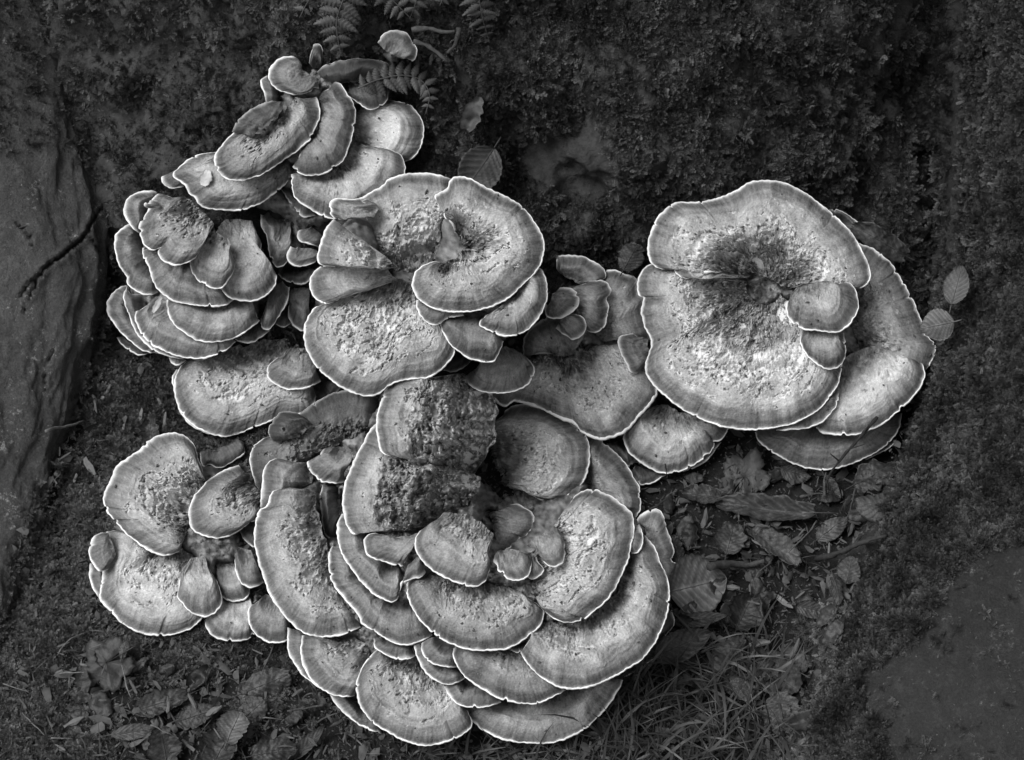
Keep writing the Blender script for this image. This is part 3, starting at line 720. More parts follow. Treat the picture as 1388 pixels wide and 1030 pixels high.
    bot = world_pt(X[ui], Y[ui], hu) - base
    V = np.concatenate([top.reshape(-1, 3), bot.reshape(-1, 3)])
    off = m * n
    F = [grid_faces(m, n)]
    F.append(grid_faces(len(ui), n, off, True))
    last_b = off + (len(ui) - 1) * n + np.arange(n - 1); last_t = (m - 1) * n + np.arange(n - 1)
    F.append(np.stack([last_t, last_t + 1, last_b + 1, last_b], -1))
    F = np.concatenate(F)
    if sgn < 0: F = F[:, ::-1]
    nb = len(bot.reshape(-1, 3))
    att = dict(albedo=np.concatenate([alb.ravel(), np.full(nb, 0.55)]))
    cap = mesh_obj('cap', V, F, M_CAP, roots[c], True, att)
    cap['tone'] = o['tone'] * random.uniform(0.92, 1.06)
    if o['tone'] <= 0.5: cap['label'] = 'dark weathered cap'
    # the bead of white flesh along the margin
    kk = 6
    a = np.linspace(0, 2 * np.pi, kk, endpoint=False)
    rr = o['rim'] * (1.0 + 0.30 * Dn[:, 1]) * (0.85 + 0.9 * fbm(al / 18, np.full(n, sd), ci + 61, 3)).clip(0.25, 1.6) * (0.15 + 0.85 * sstep(0, 14, np.minimum(al, L - al)))
    cxr = R - Dn * (rr * 0.45)[:, None]
    hx = h[-1] - rr * 0.25 * MM
    BX = cxr[:, 0][:, None] + Dn[:, 0][:, None] * np.cos(a)[None] * rr[:, None]
    BY = cxr[:, 1][:, None] + Dn[:, 1][:, None] * np.cos(a)[None] * rr[:, None]
    BH = hx[:, None] + np.sin(a)[None] * rr[:, None] * 1.15 * MM
    W = (world_pt(BX, BY, BH) - base).reshape(-1, 3)
    ii = np.arange(n - 1)[:, None] * kk; jj = np.arange(kk)[None]; j2 = (jj + 1) % kk
    FB = np.stack([ii + jj, ii + j2, ii + kk + j2, ii + kk + jj], -1).reshape(-1, 4)
    mesh_obj('rim', W, FB, M_RIM, cap, True)
    stamp(zb, BX, BY, BH)
for ci, r in enumerate(rows):
    build_cap(ci, r)

# the solid flesh that joins the caps of a cluster to the tree and the soil
for c in roots:
    UP = 2 if c in 'HE' else 1
    t = ctop[c]
    m0 = t > -5
    er = ~disc(~disc(m0, 19), 21)
    w = m0.astype(float)
    num, den = blur(blur(np.where(m0, t, 0), 6), 6), blur(blur(w, 6), 6)
    avg = np.where(den > 1e-4, num / np.maximum(den, 1e-4), np.nan)
    avg = np.where(np.isnan(avg), np.nanmedian(avg), avg)
    sub = 0.030 - 0.010 * (c in 'ABG')
    lo = np.where(m0, np.minimum(shift_filter(np.where(m0, t, 9.0), 2, np.minimum) - 0.014, avg - 0.004), avg - sub)
    lo = blur(lo, 1)
    dist = np.zeros(zb.shape)                       # the stem draws in under the spread of the caps
    for r_ in range(1, 13): dist += ~disc(~er, r_)
    g_ = blur(sstep(-1.5, 12, dist) ** 0.8, 1)
    lo = bgz - 0.03 + (lo - bgz + 0.03) * g_
    er1 = shift_filter(er.astype(float), 1, np.maximum) > 0.5
    js, is_ = np.nonzero(er1)
    j0, j1, i0, i1 = js.min(), js.max() + 1, is_.min(), is_.max() + 1
    yy = np.arange(j0, j1 - 1, 1 / UP); xx = np.arange(i0, i1 - 1, 1 / UP)
    def up(A):
        A = A.astype(float); J, I = np.meshgrid(yy, xx, indexing='ij'); jf = J.astype(int); i_f = I.astype(int); a = J - jf; b = I - i_f
        return (A[jf, i_f] * (1 - a) * (1 - b) + A[jf + 1, i_f] * a * (1 - b) + A[jf, i_f + 1] * (1 - a) * b + A[jf + 1, i_f + 1] * a * b)
    keep = up(er1) > 0.5; inn = up(er) > 0.9
    Yg, Xg = np.meshgrid(Y0 + (yy + 0.5) * CELL, X0 + (xx + 0.5) * CELL, indexing='ij')
    l1 = fbm(Xg / 15, Yg / 15, 71, 4, 0.6); l2 = fbm(Xg / 6, Yg / 6, 73, 2)
    qv = (l1 * 0.5 + 0.5) * 9; fl_ = np.floor(qv); fr = qv - fl_
    lump = 0.030 * ((fl_ + sstep(0.6, 0.95, fr)) / 9 - 0.5) + 0.012 * np.abs(l1) + 0.008 * np.abs(l2) + 0.010 * np.abs(fbm(Xg / 10, Yg / 10, 75, 3))
    Hg = np.where(inn, up(lo) + lump, up(bgz) - 0.04)
    Hg = np.maximum(Hg, up(bgz) - 0.04)
    alb = (0.16 + 0.22 * l1 + 0.16 * l2 + 0.12 * sstep(0.1, 0.4, fbm(Xg / 30, Yg / 30, 79, 3))).clip(0.04, 0.6)
    idx = -np.ones(keep.shape, int); jj, ii = np.nonzero(keep); idx[jj, ii] = np.arange(len(jj))
    V = world_pt(Xg[keep], Yg[keep], Hg[keep]) - np.array(roots[c].location)
    F = np.stack([idx[:-1, :-1], idx[1:, :-1], idx[1:, 1:], idx[:-1, 1:]], -1).reshape(-1, 4)
    F = F[(F >= 0).all(1)]
    mesh_obj('stem_base', V, F, M_CORE, roots[c], True, dict(albedo=alb[keep]))

# ------------------------------------------------------------------ moss: shoots in tufts, thousands of them
proto_col = bpy.data.collections.new('moss tufts')      # source shapes for the moss, not placed in the scene themselves
proto_col2 = bpy.data.collections.new('ground moss tufts')
def make_tuft(i, shoots, length, leaf, width, spread, mat=None, into=None):
    r = np.random.default_rng(100 + i); V = []; F = []
    for s in range(shoots):
        az = r.random() * 6.283; lean = spread * (0.25 + 0.75 * r.random()); L = length * (0.6 + 0.6 * r.random())
        d0 = np.array([math.cos(az) * math.sin(lean), math.sin(az) * math.sin(lean), math.cos(lean)])
        side = np.array([-math.sin(az), math.cos(az), 0]); nrm = np.cross(d0, side)
        o = np.array([math.cos(az), math.sin(az), 0]) * length * 0.25 * r.random()
        nl = 11
        for k in range(nl):
            t = (k + 0.6) / nl
            p = o + d0 * L * t - np.array([0, 0, 1]) * L * 0.25 * t * t
            sz = leaf * (1.05 - 0.55 * t)
            for sg in (-1, 1):
                tw = r.normal() * 0.35
                a = d0 * 0.75 + side * sg * (0.75 + 0.2 * r.random()) + nrm * (tw + 0.35)
                a /= np.linalg.norm(a)
                w = np.cross(a, nrm + 0.3 * side * r.normal()); w /= np.linalg.norm(w) + 1e-9
                b = len(V)
                V += [p - w * width * 0.5, p + a * sz * 0.45 + w * width * 0.5, p + a * sz, p + a * sz * 0.4 - w * width * 0.55]
                F.append((b, b + 1, b + 2, b + 3))
        b = len(V); tip = o + d0 * L * 1.12 - np.array([0, 0, 1]) * L * 0.28
        p = o + d0 * L * 0.9 - np.array([0, 0, 1]) * L * 0.2
        V += [p - side * width * 0.6, p + side * width * 0.6, tip]; F.append((b, b + 1, b + 2))
    me = bpy.data.meshes.new('moss_tuft'); me.from_pydata([tuple(v) for v in V], [], F); me.update()
    me.materials.append(mat or M_MOSS)
    ob = bpy.data.objects.new('moss_tuft', me); (into or proto_col).objects.link(ob)
for i in range(6):
    make_tuft(i, 9, 0.0150, 0.0046, 0.0010, 1.2)
    make_tuft(i + 20, 10, 0.0125, 0.0042, 0.0008, 1.35, M_MOSS2, proto_col2)

def scatter_group(collection):
    g = bpy.data.node_groups.new('tufts on points', 'GeometryNodeTree')
    g.interface.new_socket('Geometry', in_out='INPUT', socket_type='NodeSocketGeometry')
    g.interface.new_socket('Geometry', in_out='OUTPUT', socket_type='NodeSocketGeometry')
    N = g.nodes; L = g.links
    gi, go = N.new('NodeGroupInput'), N.new('NodeGroupOutput')
    ci = N.new('GeometryNodeCollectionInfo'); ci.inputs['Collection'].default_value = collection
    ci.inputs['Separate Children'].default_value = True; ci.inputs['Reset Children'].default_value = True
    iop = N.new('GeometryNodeInstanceOnPoints'); iop.inputs['Pick Instance'].default_value = True
    m2p = N.new('GeometryNodeMeshToPoints')
    def at(name, typ):
        a = N.new('GeometryNodeInputNamedAttribute'); a.data_type = typ; a.inputs['Name'].default_value = name
        return a.outputs['Attribute']
    al = N.new('FunctionNodeAlignRotationToVector'); al.axis = 'Z'
    L.new(at('up', 'FLOAT_VECTOR'), al.inputs['Vector'])
    ax = N.new('FunctionNodeAxisAngleToRotation'); ax.inputs['Axis'].default_value = (0, 0, 1)
    L.new(at('spin', 'FLOAT'), ax.inputs['Angle'])
    rr = N.new('FunctionNodeRotateRotation'); rr.rotation_space = 'LOCAL'
    L.new(al.outputs[0], rr.inputs[0]); L.new(ax.outputs[0], rr.inputs[1])
    L.new(gi.outputs[0], m2p.inputs['Mesh']); L.new(m2p.outputs[0], iop.inputs['Points'])
    L.new(ci.outputs[0], iop.inputs['Instance']); L.new(rr.outputs[0], iop.inputs['Rotation'])
    L.new(at('size', 'FLOAT'), iop.inputs['Scale'])
    L.new(at('pick', 'INT'), iop.inputs['Instance Index'])
    L.new(iop.outputs[0], go.inputs[0])
    return g
MOSS_GROUP, MOSS_GROUP2 = scatter_group(proto_col), scatter_group(proto_col2)
hs = blur(bgz, 2)
dhy, dhx = np.gradient(hs, CELL * MM)
def bg_frame(x, y):
    j, i = cells(x, y)
    n = VN[None] - np.clip(dhx[j, i], -3, 3)[:, None] * VX[None] + np.clip(dhy[j, i], -3, 3)[:, None] * VV[None]
    return n / np.linalg.norm(n, axis=1)[:, None]
covered = shift_filter(((zb - bgz) > 0.012).astype(float), 5, np.minimum) > 0.5
BARE_R = [(1470, 700), (1388, 735), (1330, 748), (1275, 795), (1245, 850), (1215, 890), (1178, 905), (1172, 950), (1200, 1000), (1215, 1180), (1550, 1180)]
BARE_T = [(742, 172), (772, 182), (800, 150), (826, 190), (830, 250), (795, 268), (750, 258), (712, 238), (702, 205), (715, 188)]
BARE_L = [(-150, 260), (20, 200), (75, 205), (130, 245), (150, 330), (142, 400), (118, 500), (95, 590), (45, 672), (22, 740), (2, 830), (-150, 1100)]
def root_of(x):
    return x
def moss(name, label, n, test, size, seed, x0=-110, x1=1500, y0=-120, y1=1130, grp=None, up_=-0.004):
    r = np.random.default_rng(seed)
    x = r.uniform(x0, x1, n); y = r.uniform(y0, y1, n)
    keep = r.random(n) < test(x, y)
    j, i = cells(x, y); keep &= ~covered[j, i]
    x, y = x[keep], y[keep]; m = len(x)
    nrm = bg_frame(x, y)
    h = bg_h(x, y) + up_
    j, i = cells(x, y); h = np.minimum(h, hs[j, i] + 0.006)
    P = world_pt(x, y, h)
    up = nrm + 0.42 * r.normal(size=(m, 3)) + np.array([0, -0.1, 0.05])
    me = bpy.data.meshes.new(name); me.from_pydata(P.tolist(), [], [])
    a = me.attributes.new('up', 'FLOAT_VECTOR', 'POINT'); a.data.foreach_set('vector', up.astype(np.float32).ravel())
    a = me.attributes.new('spin', 'FLOAT', 'POINT'); a.data.foreach_set('value', (r.random(m) * 6.283).astype(np.float32))
    clump = 0.85 + 0.75 * fbm(x / 45, y / 45, seed, 3)
    a = me.attributes.new('size', 'FLOAT', 'POINT'); a.data.foreach_set('value', (size(x, y) * clump.clip(0.4, 1.6) * r.uniform(0.6, 1.35, m)).astype(np.float32))
    a = me.attributes.new('pick', 'INT', 'POINT'); a.data.foreach_set('value', r.integers(0, 6, m).astype(np.int32))
    ob = bpy.data.objects.new(name, me); col.objects.link(ob)
    md = ob.modifiers.new('tufts', 'NODES'); md.node_group = grp or MOSS_GROUP
    tag(ob, label, 'moss', None, 'stuff')
    return ob
lum_edge = lambda x, y: x - (1318 - 0.02 * y - np.clip(y - 380, 0, 2000) * 0.30)      # > 0 on the right root
def on_trunk(x, y):
    d = np.where((lum_edge(x, y) < 0) & (y < 480), 1.0, 0.0)
    d *= ~inside(x + 14 * fbm(x / 24, y / 24, 221, 3), y + 14 * fbm(x / 24, y / 24, 223, 3), BARE_T)
    d *= np.where((x > 1288) & (x < 1318) & (y < 400), 0.12, 1.0)
    d *= ~inside(x + 24 * fbm(x / 30, y / 30, 231, 3), y + 24 * fbm(x / 30, y / 30, 233, 3), BARE_L)
    gap = fbm(x / 55, y / 55, 201, 3)
    d *= sstep(-0.55, -0.15, gap + 0.1)
    thin = sstep(420, 200, x + 0.5 * y - 0)      # thin worn moss in the top left corner
    d *= 1 - 0.30 * (1 - sstep(170, 420, x + 0.35 * y))
    return d
def on_right(x, y):
    d = np.where(lum_edge(x, y) >= -12, 1.0, 0.0)
    e = inside(x + 26 * fbm(x / 40, y / 40, 205, 3), y + 26 * fbm(x / 40, y / 40, 207, 3), BARE_R)
    return np.where(e, 0.012, d)
def on_ground(x, y):
    d = np.where((lum_edge(x, y) < -10) & (y > 430) & (x < 520), 1.0, 0.0)
    d *= ~inside(x + 14 * fbm(x / 30, y / 30, 215, 2), y, BARE_L)
    d *= sstep(-0.25, 0.25, fbm(x / 60, y / 60, 211, 3) + 0.32 - 0.55 * sstep(800, 960, y) * sstep(60, 160, x))
    r_ = np.where((lum_edge(x, y) < -8) & (lum_edge(x, y) > -80) & (y > 820), 0.5, 0.0)
    return np.maximum(d, r_)
moss('moss', 'thick dark moss covering the trunk above the fungus', 40000, on_trunk, lambda x, y: 0.72 + 0.30 * sstep(200, 600, x), 301)
moss('moss', 'pale tufted moss over the right buttress root', 30000, on_right, lambda x, y: 0.85 + 0 * x, 302, 1050, 1500)
moss('moss', 'short moss on the ground between the bare root and the fungus', 42000, on_ground, lambda x, y: 0.75 + 0 * x, 303, -60, 1150, 420, 1130, MOSS_GROUP2, 0.0)

# ------------------------------------------------------------------ litter crumbs on the soil
def soil_here(x, y):
    return (lum_edge(x, y) < -15) & (y > 440) & ~inside(x, y, BARE_L)
def crumbs(n, seed):
    r = np.random.default_rng(seed)
    x = r.uniform(-60, 1450, n); y = r.uniform(440, 1100, n)
    bare = inside(x, y, BARE_R) & (r.random(n) < 0.035)
    thin = (x < 330) & (y < 860)
    ok = (soil_here(x, y) & ~(thin & (r.random(n) < 0.7))) | bare
    j, i = cells(x, y); ok &= ~covered[j, i]
    x, y, bare = x[ok], y[ok], bare[ok]; m = len(x)
    P = world_pt(x, y, bg_h(x, y) + np.where(bare, 0.0, 0.001 + 0.006 * r.random(m)))
    nr = bg_frame(x, y) + 0.6 * r.normal(size=(m, 3)); nr /= np.linalg.norm(nr, axis=1)[:, None]
    t = r.normal(size=(m, 3)); t -= (t * nr).sum(1)[:, None] * nr; t /= np.linalg.norm(t, axis=1)[:, None]
    b = np.cross(nr, t)
    big = r.random(m) < 0.10
    L = np.where(bare, 0.0015 + 0.002 * r.random(m), np.where(big, 0.006 + 0.010 * r.random(m), 0.0015 + 0.008 * r.random(m) ** 3))[:, None]
    W = np.where(big, 0.0015 + 0.006 * r.random(m), 0.0004 + 0.0018 * r.random(m) ** 2)[:, None]
    W = np.where(bare[:, None], 0.0008, W); H = np.minimum(W * 0.5, 0.0012)
    # six sided irregular scrap with a raised middle
    ang = np.arange(6) * np.pi / 3
    V = [P + nr * H * 1.5]
    for a_ in ang:
        f = r.uniform(0.55, 1.15, m)[:, None]
        V.append(P + f * (math.cos(a_) * t * L + math.sin(a_) * b * W) + nr * (r.normal(size=m)[:, None] * L * 0.10))
    V = np.stack(V, 1).reshape(-1, 3); k = np.arange(m)[:, None] * 7
    F = np.concatenate([k + np.array([[0, 1 + q_, 1 + (q_ + 1) % 6]]) for q_ in range(6)])
    o = mesh_obj('leaf_litter', V, F, M_LITTER, None, False)
    tag(o, 'fine crumbs of leaf and wood scattered over the soil', 'litter', None, 'stuff')
crumbs(30000, 401)
def grains(n, seed):
    r = np.random.default_rng(seed); x = r.uniform(100, 1290, n); y = r.uniform(60, 1010, n)
    j, i = cells(x, y); ok = (zb[j, i] - bgz[j, i]) > 0.03; x, y = x[ok], y[ok]; m = len(x); j, i = cells(x, y)
    P = world_pt(x, y, blur(zb, 1)[j, i] + 0.0006); a = r.normal(size=(m, 3)); a /= np.linalg.norm(a, axis=1)[:, None]
    b = np.cross(a, r.normal(size=(m, 3))); b /= np.linalg.norm(b, axis=1)[:, None]; c = np.cross(a, b); s_ = (0.0005 + 0.0016 * r.random(m) ** 3)[:, None]
    V = np.stack([P + a * s_ * 2, P + b * s_, P + c * s_, P - b * s_, P - c * s_ * 0.7, P - a * s_ * 1.6], 1).reshape(-1, 3); k = np.arange(m)[:, None] * 6
    F = np.concatenate([k + np.array([[0, 1 + q_, 1 + (q_ + 1) % 4]]) for q_ in range(4)] + [k + np.array([[5, 1 + (q_ + 1) % 4, 1 + q_]]) for q_ in range(4)])
    o = mesh_obj('soil_grains', V, F, M_LITTER, None, False); tag(o, 'specks of dirt fallen on the fungus caps', 'dirt', None, 'stuff')
grains(900, 402)

# ------------------------------------------------------------------ fallen leaves
lz = bgz.copy()
def lay(x, y, r=6):
    j, i = cells(np.array([float(x)]), np.array([float(y)])); j, i = int(j[0]), int(i[0])
    return float(np.percentile(lz[max(0, j - r):j + r + 1, max(0, i - r):i + r + 1], 70))
def leaf_blade(kind, L, W, r, curl, wave, big=True):
    """blade in its own frame: midrib along +x from 0 to L, top side +z"""
    nl, nw = (46, 17) if big else (22, 9)
    if kind == 'lobed':
        nr, na = 8, 60
        ph = np.linspace(-np.pi * 0.93, np.pi * 0.93, na)
        lob = 0.62 + 0.38 * np.abs(np.cos(ph * 2.5)) ** 0.7 * (1 - 0.25 * np.abs(ph) / np.pi)
        lob *= 1 + 0.05 * r.normal(size=na)
        q = np.linspace(0.02, 1, nr)
        X = (q[:, None] * np.cos(ph)[None] * lob[None] * 0.62 + 0.38) * L
        Y = q[:, None] * np.sin(ph)[None] * lob[None] * W * 0.62
        vein = -np.abs(np.sin(ph * 2.5))[None] * q[:, None] * 0.004
        nl, nw = nr, na
        Z = vein
        flip = False
    else:
        t = np.linspace(0, 1, nl); a = np.linspace(-1, 1, nw)
        if kind == 'lance': w = np.sin(np.pi * t ** 0.9) ** 0.85
        elif kind == 'ragged': w = np.sin(np.pi * (0.06 + 0.9 * t)) ** 0.55
        else: w = np.sin(np.pi * t ** 0.85) ** 0.72
        Tt, A = np.meshgrid(t, a, indexing='ij')
        ww = w[:, None] * np.ones_like(A)
        if kind == 'ragged':
            s1, s2 = r.integers(1, 200), r.integers(1, 200)
            ww = ww * (1 + 0.55 * fbm(Tt * 4, A * 0, s1, 4, 0.65) * (A > 0) + 0.55 * fbm(Tt * 4, A * 0, s2, 4, 0.65) * (A < 0))
        else:
            ww = ww * (1 + 0.025 * np.sin(Tt * 60 + A * 2))
        X = Tt * L + 0.05 * L * fbm(Tt * 5, A * 3, 17, 3) * (kind == 'ragged')
        Y = A * ww * W * 0.5
        ph = (Tt * 8 - np.abs(A) * 2.2) % 1.0
        Z = 0.034 * L * (np.abs(ph - 0.5) * 2 - 0.5) * np.abs(A) ** 0.5 * (1.0 if kind != 'ragged' else 0.7)
        Z = Z - 0.012 * L * np.exp(-(A / 0.1) ** 2)
        Z = Z + curl * np.abs(A) ** 1.6 * W * 0.35
    if kind == 'ragged': Z = Z + 0.05 * L * np.abs(fbm(X / L * 7, Y / L * 7, r.integers(1, 200), 3))
    Z = Z + wave * L * fbm(X / L * 2.4, Y / L * 2.4, r.integers(1, 200), 3)
    bend = r.uniform(-0.35, 0.35)
    Z = Z + bend * L * ((X / L - 0.5) ** 2 - 0.1)
    top = np.stack([X, Y, Z], -1).reshape(-1, 3)
    bot = top - np.array([0, 0, 0.0007])
    N = len(top)
    F = [grid_faces(nl, nw), grid_faces(nl, nw, N, True)]
    e = np.concatenate([np.arange(nw - 1), (nl - 1) * nw + np.arange(nw - 1)]); e2 = e + 1
    s_ = np.concatenate([np.arange(nl - 1) * nw, np.arange(nl - 1) * nw + nw - 1]); s2 = s_ + nw
    F.append(np.stack([e, e2, e2 + N, e + N], -1)); F.append(np.stack([s_, s2, s2 + N, s_ + N], -1))
    return np.concatenate([top, bot]), np.concatenate(F)[:, ::-1], (X.reshape(nl, nw), Z.reshape(nl, nw))
def fallen_leaf(x, y, L, W, ang, kind, tone, label, curl=None, wave=None, lift=0.0, tilt=None, name='fallen_leaf', face=0.45, stalk=True, group='fallen leaves'):
    r = np.random.default_rng(int(x * 13 + y * 7))
    L *= MM; W *= MM
    curl = r.uniform(-0.5, 0.9) if curl is None else curl
    wave = r.uniform(0.07, 0.16) if wave is None else wave
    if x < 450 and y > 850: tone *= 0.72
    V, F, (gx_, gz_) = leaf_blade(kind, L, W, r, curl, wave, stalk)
    n = bg_frame(np.array([float(x)]), np.array([float(y)]))[0]
    n = n * 0.6 + VN * face + (np.array(tilt) if tilt is not None else 0.16 * r.normal(size=3))
    n /= np.linalg.norm(n)
    a = math.radians(ang)
    e1 = math.cos(a) * VX + math.sin(a) * VV
    e1 = e1 - (e1 @ n) * n; e1 /= np.linalg.norm(e1); e2 = np.cross(n, e1)
    h = lay(x, y) + 0.006 + lift
    c = world_pt(x, y, h)
    W3 = c + (V[:, 0] - L * 0.5)[:, None] * e1 + V[:, 1][:, None] * e2 + V[:, 2][:, None] * n
    X, Y, H = pic(W3); stamp(lz, X, Y, H)
    if not stalk:
        b = mesh_obj(name, W3 - c, F, M_LEAF); b.location = c; b['tone'] = tone
        tag(b, label, 'bark' if name == 'bark_flake' else 'leaf', group); return
    t = empty(name, c); tag(t, label, 'leaf', group)
    nn_ = len(V) // 2; vn = np.zeros(nn_)
    if kind != 'lobed':
        nw_ = gz_.shape[1]; Tt, A = np.meshgrid(np.linspace(0, 1, gz_.shape[0]), np.linspace(-1, 1, nw_), indexing='ij')
        pv = (Tt * 8 - np.abs(A) * 2.2) % 1.0
        vn = (0.9 * np.exp(-(np.minimum(pv, 1 - pv) / 0.13) ** 2) + 1.0 * np.exp(-(A / 0.09) ** 2) - 0.15).ravel()
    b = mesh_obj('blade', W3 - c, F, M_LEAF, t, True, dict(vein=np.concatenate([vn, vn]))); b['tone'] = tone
    # midrib running out into a stalk
    if kind == 'lobed': q = np.stack([np.linspace(-0.35, 0.36, 9) * L, np.zeros(9), 0.001 + np.zeros(9)], 1)
    else:
        mid = gz_[:, gz_.shape[1] // 2]; xs = np.linspace(-0.22, 0.96, 14) * L
        q = np.stack([xs, np.where(xs < 0, 0.05 * xs, 0), np.interp(xs, gx_[:, gz_.shape[1] // 2], mid) + 0.0006], 1)
    Q = c + (q[:, 0] - L * 0.5)[:, None] * e1 + q[:, 1][:, None] * e2 + q[:, 2][:, None] * n
    tv, tf = tube(Q - c, np.linspace(0.0009, 0.0003, len(Q)), 5)
    s = mesh_obj('stalk', tv, tf, M_LEAF, t); s['tone'] = tone * 1.05
LEAVES = [
 (1008, 832, 48, 44, 60, 'ragged', .55, 'dark rotten leaf right of the broad veined leaf'),
 (1185, 642, 60, 44, 20, 'ragged', .45, 'dark leaf in shade under the right end of the round rosette'),
 (1188, 684, 62, 46, 150, 'ovate', .8, 'broad brownish leaf against the mossy right root'),
 (951, 672, 52, 26, 170, 'ragged', .7, 'curled leaf scrap in the shade under the funnel fungus'),
 (1037, 690, 128, 36, 172, 'ragged', .8, 'long crumpled torn leaf lying across the litter'),
 (990, 730, 46, 40, 75, 'ragged', .75, 'square torn leaf left of the twisted leaf'),
 (915, 745, 40, 24, 100, 'ragged', .5, 'dark leaf scrap beside the pale rim of the largest rosette'),
 (1012, 640, 66, 58, 62, 'lobed', 1.0, 'wrinkled veined leaf under the gap between the two right fungi'),
 (1079, 641, 42, 26, -12, 'ovate', 1.15, 'small oval pale leaf just below the round rosette'),
 (1128, 660, 38, 16, -62, 'lance', .9, 'narrow leaf hanging beside the dark twig'),
 (1128, 716, 50, 28, 38, 'ovate', 1.1, 'smooth oval leaf with its tip towards the mossy root'),
 (1151, 772, 36, 32, 75, 'ovate', .8, 'small cupped leaf at the foot of the mossy right root'),
 (1050, 742, 90, 36, -58, 'ragged', 1.0, 'twisted folded leaf in the middle of the litter'),
 (1102, 826, 46, 22, -14, 'ovate', .9, 'half buried leaf below the pale splinter'),
 (1135, 800, 36, 20, -50, 'ragged', .6, 'dark leaf scrap at the edge of the root moss'),
 (993, 892, 58, 48, 50, 'ragged', .8, 'crumbling leaf above the grass'),
 (1055, 918, 62, 50, -40, 'ragged', .95, 'broad skeleton leaf right of the grass'),
 (1060, 966, 52, 48, -75, 'ragged', 1.0, 'torn leaf at the right edge of the grass'),
 (1004, 934, 50, 26, -22, 'ragged', .95, 'split leaf lying over the top of the grass'),
 (948, 840, 74, 20, 4, 'lance', 1.0, 'narrow folded leaf below the broad veined leaf'),
 (924, 874, 78, 38, 24, 'ovate', 1.15, 'long oval leaf tucked under the largest rosette'),
 (944, 794, 76, 80, 14, 'ovate', 2.2, 'broad pale strongly veined leaf against the largest rosette'),
 (138, 902, 58, 60, 210, 'lobed', .85, 'lobed ivy leaf on the litter at lower left'),
 (220, 953, 66, 30, 18, 'ragged', .9, 'torn leaf with a ragged edge at lower left'),
 (182, 992, 60, 20, 8, 'lance', 1.0, 'narrow curled leaf near the bottom left'),
 (357, 928, 70, 36, 22, 'ragged', .95, 'broad ragged leaf just below the largest rosette, left side'),
 (265, 970, 52, 30, 12, 'ragged', .7, 'dark flat leaf left of the pale ragged leaf'),
 (340, 965, 44, 34, 40, 'ragged', .8, 'crumpled leaf above the pale ragged leaf'),
 (222, 1012, 48, 40, 100, 'ragged', .75, 'dark leaf at the bottom edge, lower left'),
 (300, 1016, 60, 44, 65, 'ragged', .7, 'large dark leaf at the bottom edge under the pale ragged leaf'),
 (316, 986, 40, 38, 70, 'ragged', 1.9, 'pale ragged leaf at the bottom left'),
 (418, 1008, 62, 18, 48, 'lance', 1.1, 'rolled up leaf at the bottom edge'),
 (372, 1020, 54, 34, 10, 'ragged', .75, 'flat leaf at the bottom edge left of the rolled leaf'),
 (168, 880, 22, 12, 80, 'ragged', 1.5, 'tiny pale leaf scrap above the ivy leaf'),
 (188, 901, 24, 10, 42, 'ragged', 1.4, 'tiny pale leaf scrap right of the ivy leaf'),
 (205, 588, 40, 26, 100, 'ragged', .7, 'brown leaf wedged below the single broad bracket'),
]
rr_ = random.Random(5)
for k in range(69):
    if k < 55: x, y = rr_.uniform(900, 1180), rr_.uniform(625, 985)
    else: x, y = rr_.uniform(60, 440), rr_.uniform(880, 1030)
    j, i = cells(np.array([x]), np.array([y]))
    if zb[j, i][0] - bgz[j, i][0] > 0.03 or lum_edge(x, y) > -25: continue
    L_ = rr_.uniform(16, 42)
    fallen_leaf(x, y, L_, L_ * rr_.uniform(0.35, 0.8), rr_.uniform(0, 360), 'ragged', rr_.choice([.4, .5, .6, .75]), 'torn scrap of brown dead leaf in the right hand litter' if k < 55 else 'torn scrap of brown dead leaf in the lower left litter',
                stalk=False, wave=rr_.uniform(0.1, 0.22), group='torn leaf scraps in the right litter' if k < 55 else 'torn leaf scraps in the left litter', name='leaf_scrap')
for lf in LEAVES: fallen_leaf(*lf)
fallen_leaf(648, 232, 74, 56, 235, 'ovate', .6, 'dull triangular leaf standing behind the central rosette', curl=0.2, wave=0.03, lift=0.03, face=1.0)
fallen_leaf(1192, 326, 84, 34, 150, 'ragged', .85, 'dry wrinkled leaf behind the right side of the round rosette', lift=0.05, face=0.8)
fallen_leaf(1205, 372, 40, 16, 160, 'ragged', .7, 'curled leaf edge behind the round rosette', lift=0.05, face=0.8)
fallen_leaf(1297, 386, 52, 34, 75, 'ovate', 1.05, 'upright oval leaf growing against the right root', curl=0.2, wave=0.03, lift=0.05, face=1.2, name='green_leaf')
fallen_leaf(1270, 441, 44, 42, 195, 'ovate', 1.7, 'pale round leaf with clear veins at the right of the round rosette', curl=-0.2, wave=0.03, lift=0.07, face=1.2, name='green_leaf')
fallen_leaf(642, 154, 46, 26, 65, 'ragged', 1.3, 'pale flake of dead bark on the moss', lift=0.008, face=0.8, name='bark_flake', stalk=False, group='bark flakes', wave=0.16)
_keep = lz; lz = shift_filter(zb, 1, np.maximum)
fallen_leaf(279, 241, 22, 15, 70, 'ragged', 9.0, 'white scrap of torn flesh on the second tier cap below the fern', stalk=False, lift=-0.004, face=1.5, name='flesh_scrap', group='scraps lying on the caps', wave=0.05, curl=0.1)
fallen_leaf(213, 413, 24, 8, 62, 'ragged', 8.0, 'narrow pale scrap on a lower cap of the stacked fan', stalk=False, lift=-0.004, face=1.5, name='flesh_scrap', group='scraps lying on the caps', wave=0.05, curl=0.1)
lz = _keep
fallen_leaf(855, 348, 40, 34, 60, 'ragged', .7, 'dark leaf between the tiny rosette and the round rosette', lift=0.01, face=0.8)

